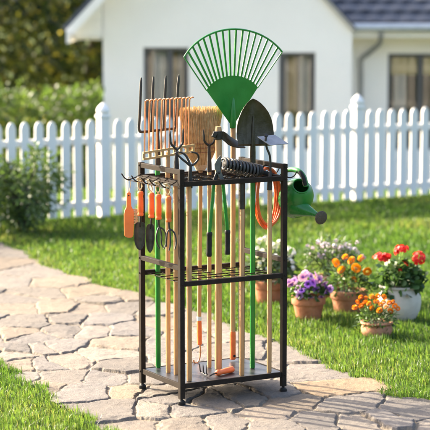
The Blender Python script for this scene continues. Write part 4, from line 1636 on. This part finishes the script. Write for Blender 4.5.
# gable roof: two slabs running back
dl = Vector((1, 0, slope)).normalized()
for side in (-1, 1):
    a0 = Vector((xe if side < 0 else 2 * xmid - xe, 0, ze))
    ap = Vector((xmid, 0, zap))
    nrm = Vector((side * slope, 0, 1)).normalized()
    rb_ = MB()
    tk = .09 if side < 0 else .055
    q4 = [a0 + nrm * .03, ap + nrm * .03, ap + nrm * tk, a0 + nrm * tk]
    rb_.prism([v_ + Y1 * (HY + (2.85 if side < 0 else 3.31)) for v_ in q4], (0, 6.6, 0))
    rb_.build('roof', M['tile'], house)
    vb = MB()
    q4 = [a0 - nrm * (.075 if side < 0 else .012), ap - nrm * (.075 if side < 0 else .012), ap + nrm * .03, a0 + nrm * .03]
    if side < 0:
        vb.prism([v_ + Y1 * (HY - .44) for v_ in q4], (0, .045, 0))
        vb.build('verge_board', M['trim'], house)
        sf = MB()
        s4 = [a0 - nrm * .02, ap - nrm * .02, ap + nrm * .025, a0 + nrm * .025]
        sf.prism([v_ + Y1 * (HY - .215) for v_ in s4], (0, .41, 0))
        sf.build('soffit', M['trim'], house)
        fb = MB()
        fb.box((a0.x + .01, HY + 2.3, ze - .06), (.03, 5.7, .16))
        fb.build('fascia', M['trim'], house)
        sb_ = MB()
        sb_.box(((a0.x + xl) / 2, HY + 2.6, ze - .10), (xl - a0.x - .05, 5.2, .03))
        sb_.build('eave_soffit', M['trim'], house)
        be = MB()
        be.prism([Vector((a0.x + .05, HY - .05, ze - .08)), Vector((xl - .003, HY - .05, ze - .08)), Vector((xl - .003, HY - .05, ze + (xl - xe) * slope - .04)), Vector((a0.x + .05, HY - .05, ze + .01))], (0, .03, 0))
        be.build('eave_end_board', M['trim'], house)
    else:
        vb.prism([v_ + Y1 * (HY - .03) for v_ in q4], (0, .045, 0))
        vb.build('verge_board', M['pipe'], house)


def window(x0, x1, z0, z1, Y, mull, cur, valance=False):
    fr_ = MB()
    w = .05
    fr_.box((x0 + w / 2, Y + .10, (z0 + z1) / 2), (w, .07, z1 - z0))
    fr_.box((x1 - w / 2, Y + .10, (z0 + z1) / 2), (w, .07, z1 - z0))
    fr_.box(((x0 + x1) / 2, Y + .10, z1 - w / 2), (x1 - x0 - 2 * w, .07, w))
    fr_.box(((x0 + x1) / 2, Y + .10, z0 + w / 2), (x1 - x0 - 2 * w, .07, w))
    for m_ in mull:
        fr_.box((m_, Y + .10, (z0 + z1) / 2), (.07, .066, z1 - z0 - 2 * w))
    wob = fr_.build('window', M['frame'], house)
    MB().box(((x0 + x1) / 2, Y + .115, (z0 + z1) / 2), (x1 - x0 - 2 * w, .006, z1 - z0 - 2 * w)).build('pane', M['glass'], wob)
    for (a, b, m_) in cur:
        rows = []
        for z in (z0 + .05, z1 - .05):
            rows.append([Vector((a + (b - a) * k / 40, Y + .20 + (.014) * math.sin(k * 1.15) + .006 * math.sin(k * .37), z)) for k in range(41)])
        MB().sheet(rows, .004, Y1).build('curtain', M[m_], wob)
    if valance:
        MB().box(((x0 + x1) / 2, Y + .165, z1 - .17), (x1 - x0 - .1, .015, .24)).build('blind', M['blind'], wob)
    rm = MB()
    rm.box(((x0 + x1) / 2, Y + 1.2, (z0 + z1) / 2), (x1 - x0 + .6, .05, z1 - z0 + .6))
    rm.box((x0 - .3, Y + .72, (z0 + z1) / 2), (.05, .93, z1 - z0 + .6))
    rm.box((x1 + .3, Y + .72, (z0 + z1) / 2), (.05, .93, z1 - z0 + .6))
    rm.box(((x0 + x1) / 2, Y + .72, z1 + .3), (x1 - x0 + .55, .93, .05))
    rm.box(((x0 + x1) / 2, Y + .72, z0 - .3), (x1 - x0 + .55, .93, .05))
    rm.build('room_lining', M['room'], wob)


a, b, z0, z1 = ops[0]
window(a, b, z0, z1, HY, [hp_(170, 60).x], [(a + .12, hp_(167.5, 60).x, 'curtain'), (hp_(173, 60).x, hp_(177, 60).x, 'blind'), (hp_(177.5, 60).x, b - .08, 'curtain')])
a, b, z0, z1 = ops[1]
window(a, b, z0, z1, HY, [hp_(282.5, 60).x], [(hp_(284, 60).x, hp_(288.5, 60).x, 'curtain'), (hp_(289, 60).x, hp_(297, 60).x, 'blind'), (hp_(300, 60).x, b - .06, 'curtain')])
# main wing, set back
WY = HY + .8
mw = MB()
x0, x1 = xr - .02, 6.5
ow = [(at(388, 60, WY).x, at(457, 60, WY).x, at(388, 150, WY).z, at(388, 53.5, WY).z)]
wall_with_openings(mw, x0, x1, HB, ze - .02, WY, ow)
mw.box((x1 - .125, WY + .252 + 3.2, (HB + ze) / 2), (.25, 6.4, ze - HB))
mw.box((xr - .125, HY + .252 + .272, (HB + ze) / 2), (.25, .54, ze - HB))
mw.build('wing_wall', M['wall'], house)
a, b, z0, z1 = ow[0]
window(a, b, z0, z1, WY, [at(421, 60, WY).x], [(a + .10, at(408, 60, WY).x, 'curtain'), (at(436, 60, WY).x, b - .1, 'curtain')], True)
# tiled wing roof: courses of overlapping tiles
rt = MB()
pit = math.tan(R(36))
yg = HY + .30                      # the eave line
ncs = 24
for i in range(ncs):
    ya_ = yg + i * .18
    za_ = ze + .075 + i * .18 * pit
    row0, row1 = [], []
    nx = 160
    for k in range(nx + 1):
        x = (xr - .25 + (.24 * i) * .9 * 0) + (x1 + .4 - (xr - .25)) * k / nx
        wv = .016 * abs(math.sin(PI * (x / .22 + (i % 2) * .5)))
        row0.append(Vector((x, ya_, za_ + wv + .03)))
        row1.append(Vector((x, ya_ + .205, za_ + .205 * pit + wv * .8)))
    rt.sheet([row0, row1], .02, Vector((0, -math.sin(R(36)), math.cos(R(36)))))
rt.build('wing_roof', M['tile'], house)
rbk = MB()
yr_, zr_ = yg + ncs * .18, ze + .075 + ncs * .18 * pit
rbk.prism([Vector((0, yr_, zr_ - .02)), Vector((0, yr_ * 2 - yg, ze + .08)), Vector((0, yr_ * 2 - yg, ze - .02)), Vector((0, yr_, zr_ - .14)), Vector((0, yg + .05, ze - .02)), Vector((0, yg + .05, ze + .06))], (x1 + .6 - xr, 0, 0))
for i_, v_ in enumerate(rbk.v):
    rbk.v[i_] = (v_[0] + (xr + x1) / 2 + .1, v_[1], v_[2])
rbk.build('roof_deck', M['tile'], house)
gt = MB()
gt.tube([Vector((xr + .02, yg - .05, ze + .040)), Vector((x1 + .45, yg - .05, ze + .040))], .055, 14)
gt.build('gutter', M['gutter'], house)
MB().box(((xr + x1) / 2 + .1, yg + .05, ze - .03), (x1 - xr + .3, .03, .13)).build('fascia', M['trim'], house)
MB().box(((xr + x1) / 2 + .1, (yg + WY) / 2 + .03, ze - .085), (x1 - xr + .2, WY - yg - .05, .03)).build('eave_soffit', M['trim'], house)
dp = lambda x, y, Y: at(x, y, Y)
MB().tube(spline([dp(381, 33, yg), dp(381, 37, yg), dp(379, 44, yg + .2), dp(369, 53, WY - .09), dp(362.5, 58, WY - .06), dp(361, 64, WY - .05), dp(361, 90, WY - .05), Vector((dp(361, 90, WY - .05).x, WY - .05, HB))], 5), .032, 12).build('downpipe', M['pipe'], house)


# ------------------------------------------------------------------ trees and hedge
def tree(name, base, hgt, crown_c, crown_r, label, seed, ncl=60, per=120, leaf=.16, m=None, nlimb=9, group=None, shell=.3):
    t = thing(name, base, label, 'tree', group)
    r_ = random.Random(seed)
    tr_ = MB()
    top = Vector(crown_c) + Z * crown_r[2] * .3
    tr_.tube(spline([base, base.lerp(top, .35) + Vector((r_.uniform(-.2, .2), 0, 0)), base.lerp(top, .7) + Vector((r_.uniform(-.2, .2), 0, 0)), top], 4), [.26, .23, .20, .19, .18, .17, .16, .14, .12, .10, .08, .06, .04], 10)
    for i in range(nlimb):
        s = r_.uniform(.3, .8)
        st_p = base.lerp(top, s)
        a = r_.uniform(0, 6.28)
        en = Vector(crown_c) + Vector((math.cos(a) * crown_r[0] * .8, math.sin(a) * crown_r[1] * .8, r_.uniform(-.5, .7) * crown_r[2]))
        tr_.tube(spline([st_p, st_p.lerp(en, .5) + Z * .3, en], 4), [.09, .08, .07, .06, .05, .045, .035, .025, .015], 7)
    tr_.build('trunk', M['bark'], t)
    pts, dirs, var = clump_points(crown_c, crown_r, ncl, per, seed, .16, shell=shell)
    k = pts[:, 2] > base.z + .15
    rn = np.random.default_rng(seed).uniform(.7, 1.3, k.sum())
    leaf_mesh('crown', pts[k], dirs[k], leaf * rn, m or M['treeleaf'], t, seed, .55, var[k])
    return t


GT = 'trees behind the hedge'
tz = lambda x, y: Vector((x, y, DIP))
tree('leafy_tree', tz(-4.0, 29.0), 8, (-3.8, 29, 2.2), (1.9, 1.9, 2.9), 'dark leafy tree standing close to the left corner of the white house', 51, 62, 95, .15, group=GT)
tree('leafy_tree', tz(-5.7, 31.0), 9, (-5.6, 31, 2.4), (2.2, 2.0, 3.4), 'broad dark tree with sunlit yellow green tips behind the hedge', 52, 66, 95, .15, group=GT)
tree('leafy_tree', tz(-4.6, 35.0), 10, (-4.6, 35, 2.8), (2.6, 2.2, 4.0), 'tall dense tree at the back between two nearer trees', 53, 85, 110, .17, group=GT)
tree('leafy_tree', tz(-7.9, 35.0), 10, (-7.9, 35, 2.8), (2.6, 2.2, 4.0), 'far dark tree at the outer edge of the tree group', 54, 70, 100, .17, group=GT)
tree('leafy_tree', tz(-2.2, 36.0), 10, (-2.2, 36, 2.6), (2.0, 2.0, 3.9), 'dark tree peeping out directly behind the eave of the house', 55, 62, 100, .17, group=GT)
c = Vector((-3.9, 22.8, DIP))
t = thing('hedge', c, 'bright green bushy hedge running behind the white picket fence', 'hedge')
r_ = np.random.default_rng(61)
n = 17000
x = r_.uniform(-7.0, -1.40, n)
y = 22.8 + r_.uniform(-.5, .5, n) + (fbm(x * .8, x * 0, 71, 3) - .5) * .6
top_ = 2.15 + (fbm(x * 1.5, y * 1.5, 73, 4) - .5) * .45
z = DIP + .05 + r_.uniform(0, 1, n) ** .7 * top_
dirs = r_.normal(0, .6, (n, 3)) + np.stack([np.zeros(n), (y - 22.8) * 1.2, (z - DIP) / top_ - .4], 1)
cl_v = fbm(x * 2.8, z * 2.8, 75, 3)
leaf_mesh('foliage', np.stack([x, y, z], 1), dirs, .085 * r_.uniform(.6, 1.3, n), M['hedgeleaf'], t, 62, .55, np.clip(cl_v + r_.normal(0, .15, n), 0, 1))
hb = MB()
for i in range(22):
    q = Vector((-6.8 + i * .24, 22.8 + random.uniform(-.2, .2), DIP))
    hb.tube([q, q + Vector((random.uniform(-.2, .2), random.uniform(-.2, .2), .7)), q + Vector((random.uniform(-.3, .3), random.uniform(-.3, .3), 1.7))], [.03, .02, .008], 6)
hb.build('stem', M['bark'], t)

# ------------------------------------------------------------------ light, sky, camera
AZ, EL = R(-58), R(27)
w = bpy.data.worlds.new('World')
S.world = w
w.use_nodes = True
n = w.node_tree.nodes
l = w.node_tree.links
sky = n.new('ShaderNodeTexSky')
sky.sky_type = 'NISHITA'
sky.sun_disc = False
sky.sun_elevation = EL
sky.sun_rotation = AZ % (2 * PI)
sky.dust_density = 7.0
sky.air_density = .8
sky.ozone_density = 1.0
l.new(sky.outputs[0], n['Background'].inputs[0])
n['Background'].inputs[1].default_value = .15
sd = bpy.data.lights.new('sun', 'SUN')
sd.energy = 4.2
sd.angle = R(.6)
sd.color = (1.0, .86, .66)
so = bpy.data.objects.new('sun', sd)
COL.objects.link(so)
tosun = Vector((math.sin(AZ) * math.cos(EL), math.cos(AZ) * math.cos(EL), math.sin(EL)))
so.rotation_euler = tosun.to_track_quat('Z', 'Y').to_euler()
so.location = tosun * 30

cam = bpy.data.cameras.new('camera')
co = bpy.data.objects.new('camera', cam)
COL.objects.link(co)
co.location = (0, 0, EYE)
co.rotation_euler = (PI / 2 - PITCH, 0, 0)
cam.sensor_width = 36
cam.lens = 36 * F / 430
cam.clip_end = 2000
cam.dof.use_dof = True
cam.dof.focus_distance = (RK(W / 2, D / 2, .6) - co.location).length
cam.dof.aperture_fstop = 3.0
cam.dof.aperture_blades = 0
S.camera = co
vs_ = S.view_settings
vs_.view_transform = 'Standard'
vs_.look = 'None'
vs_.gamma = 1
vs_.exposure = 2.25
S.cycles.max_bounces = 8
S.cycles.transparent_max_bounces = 12
S.cycles.use_denoising = True
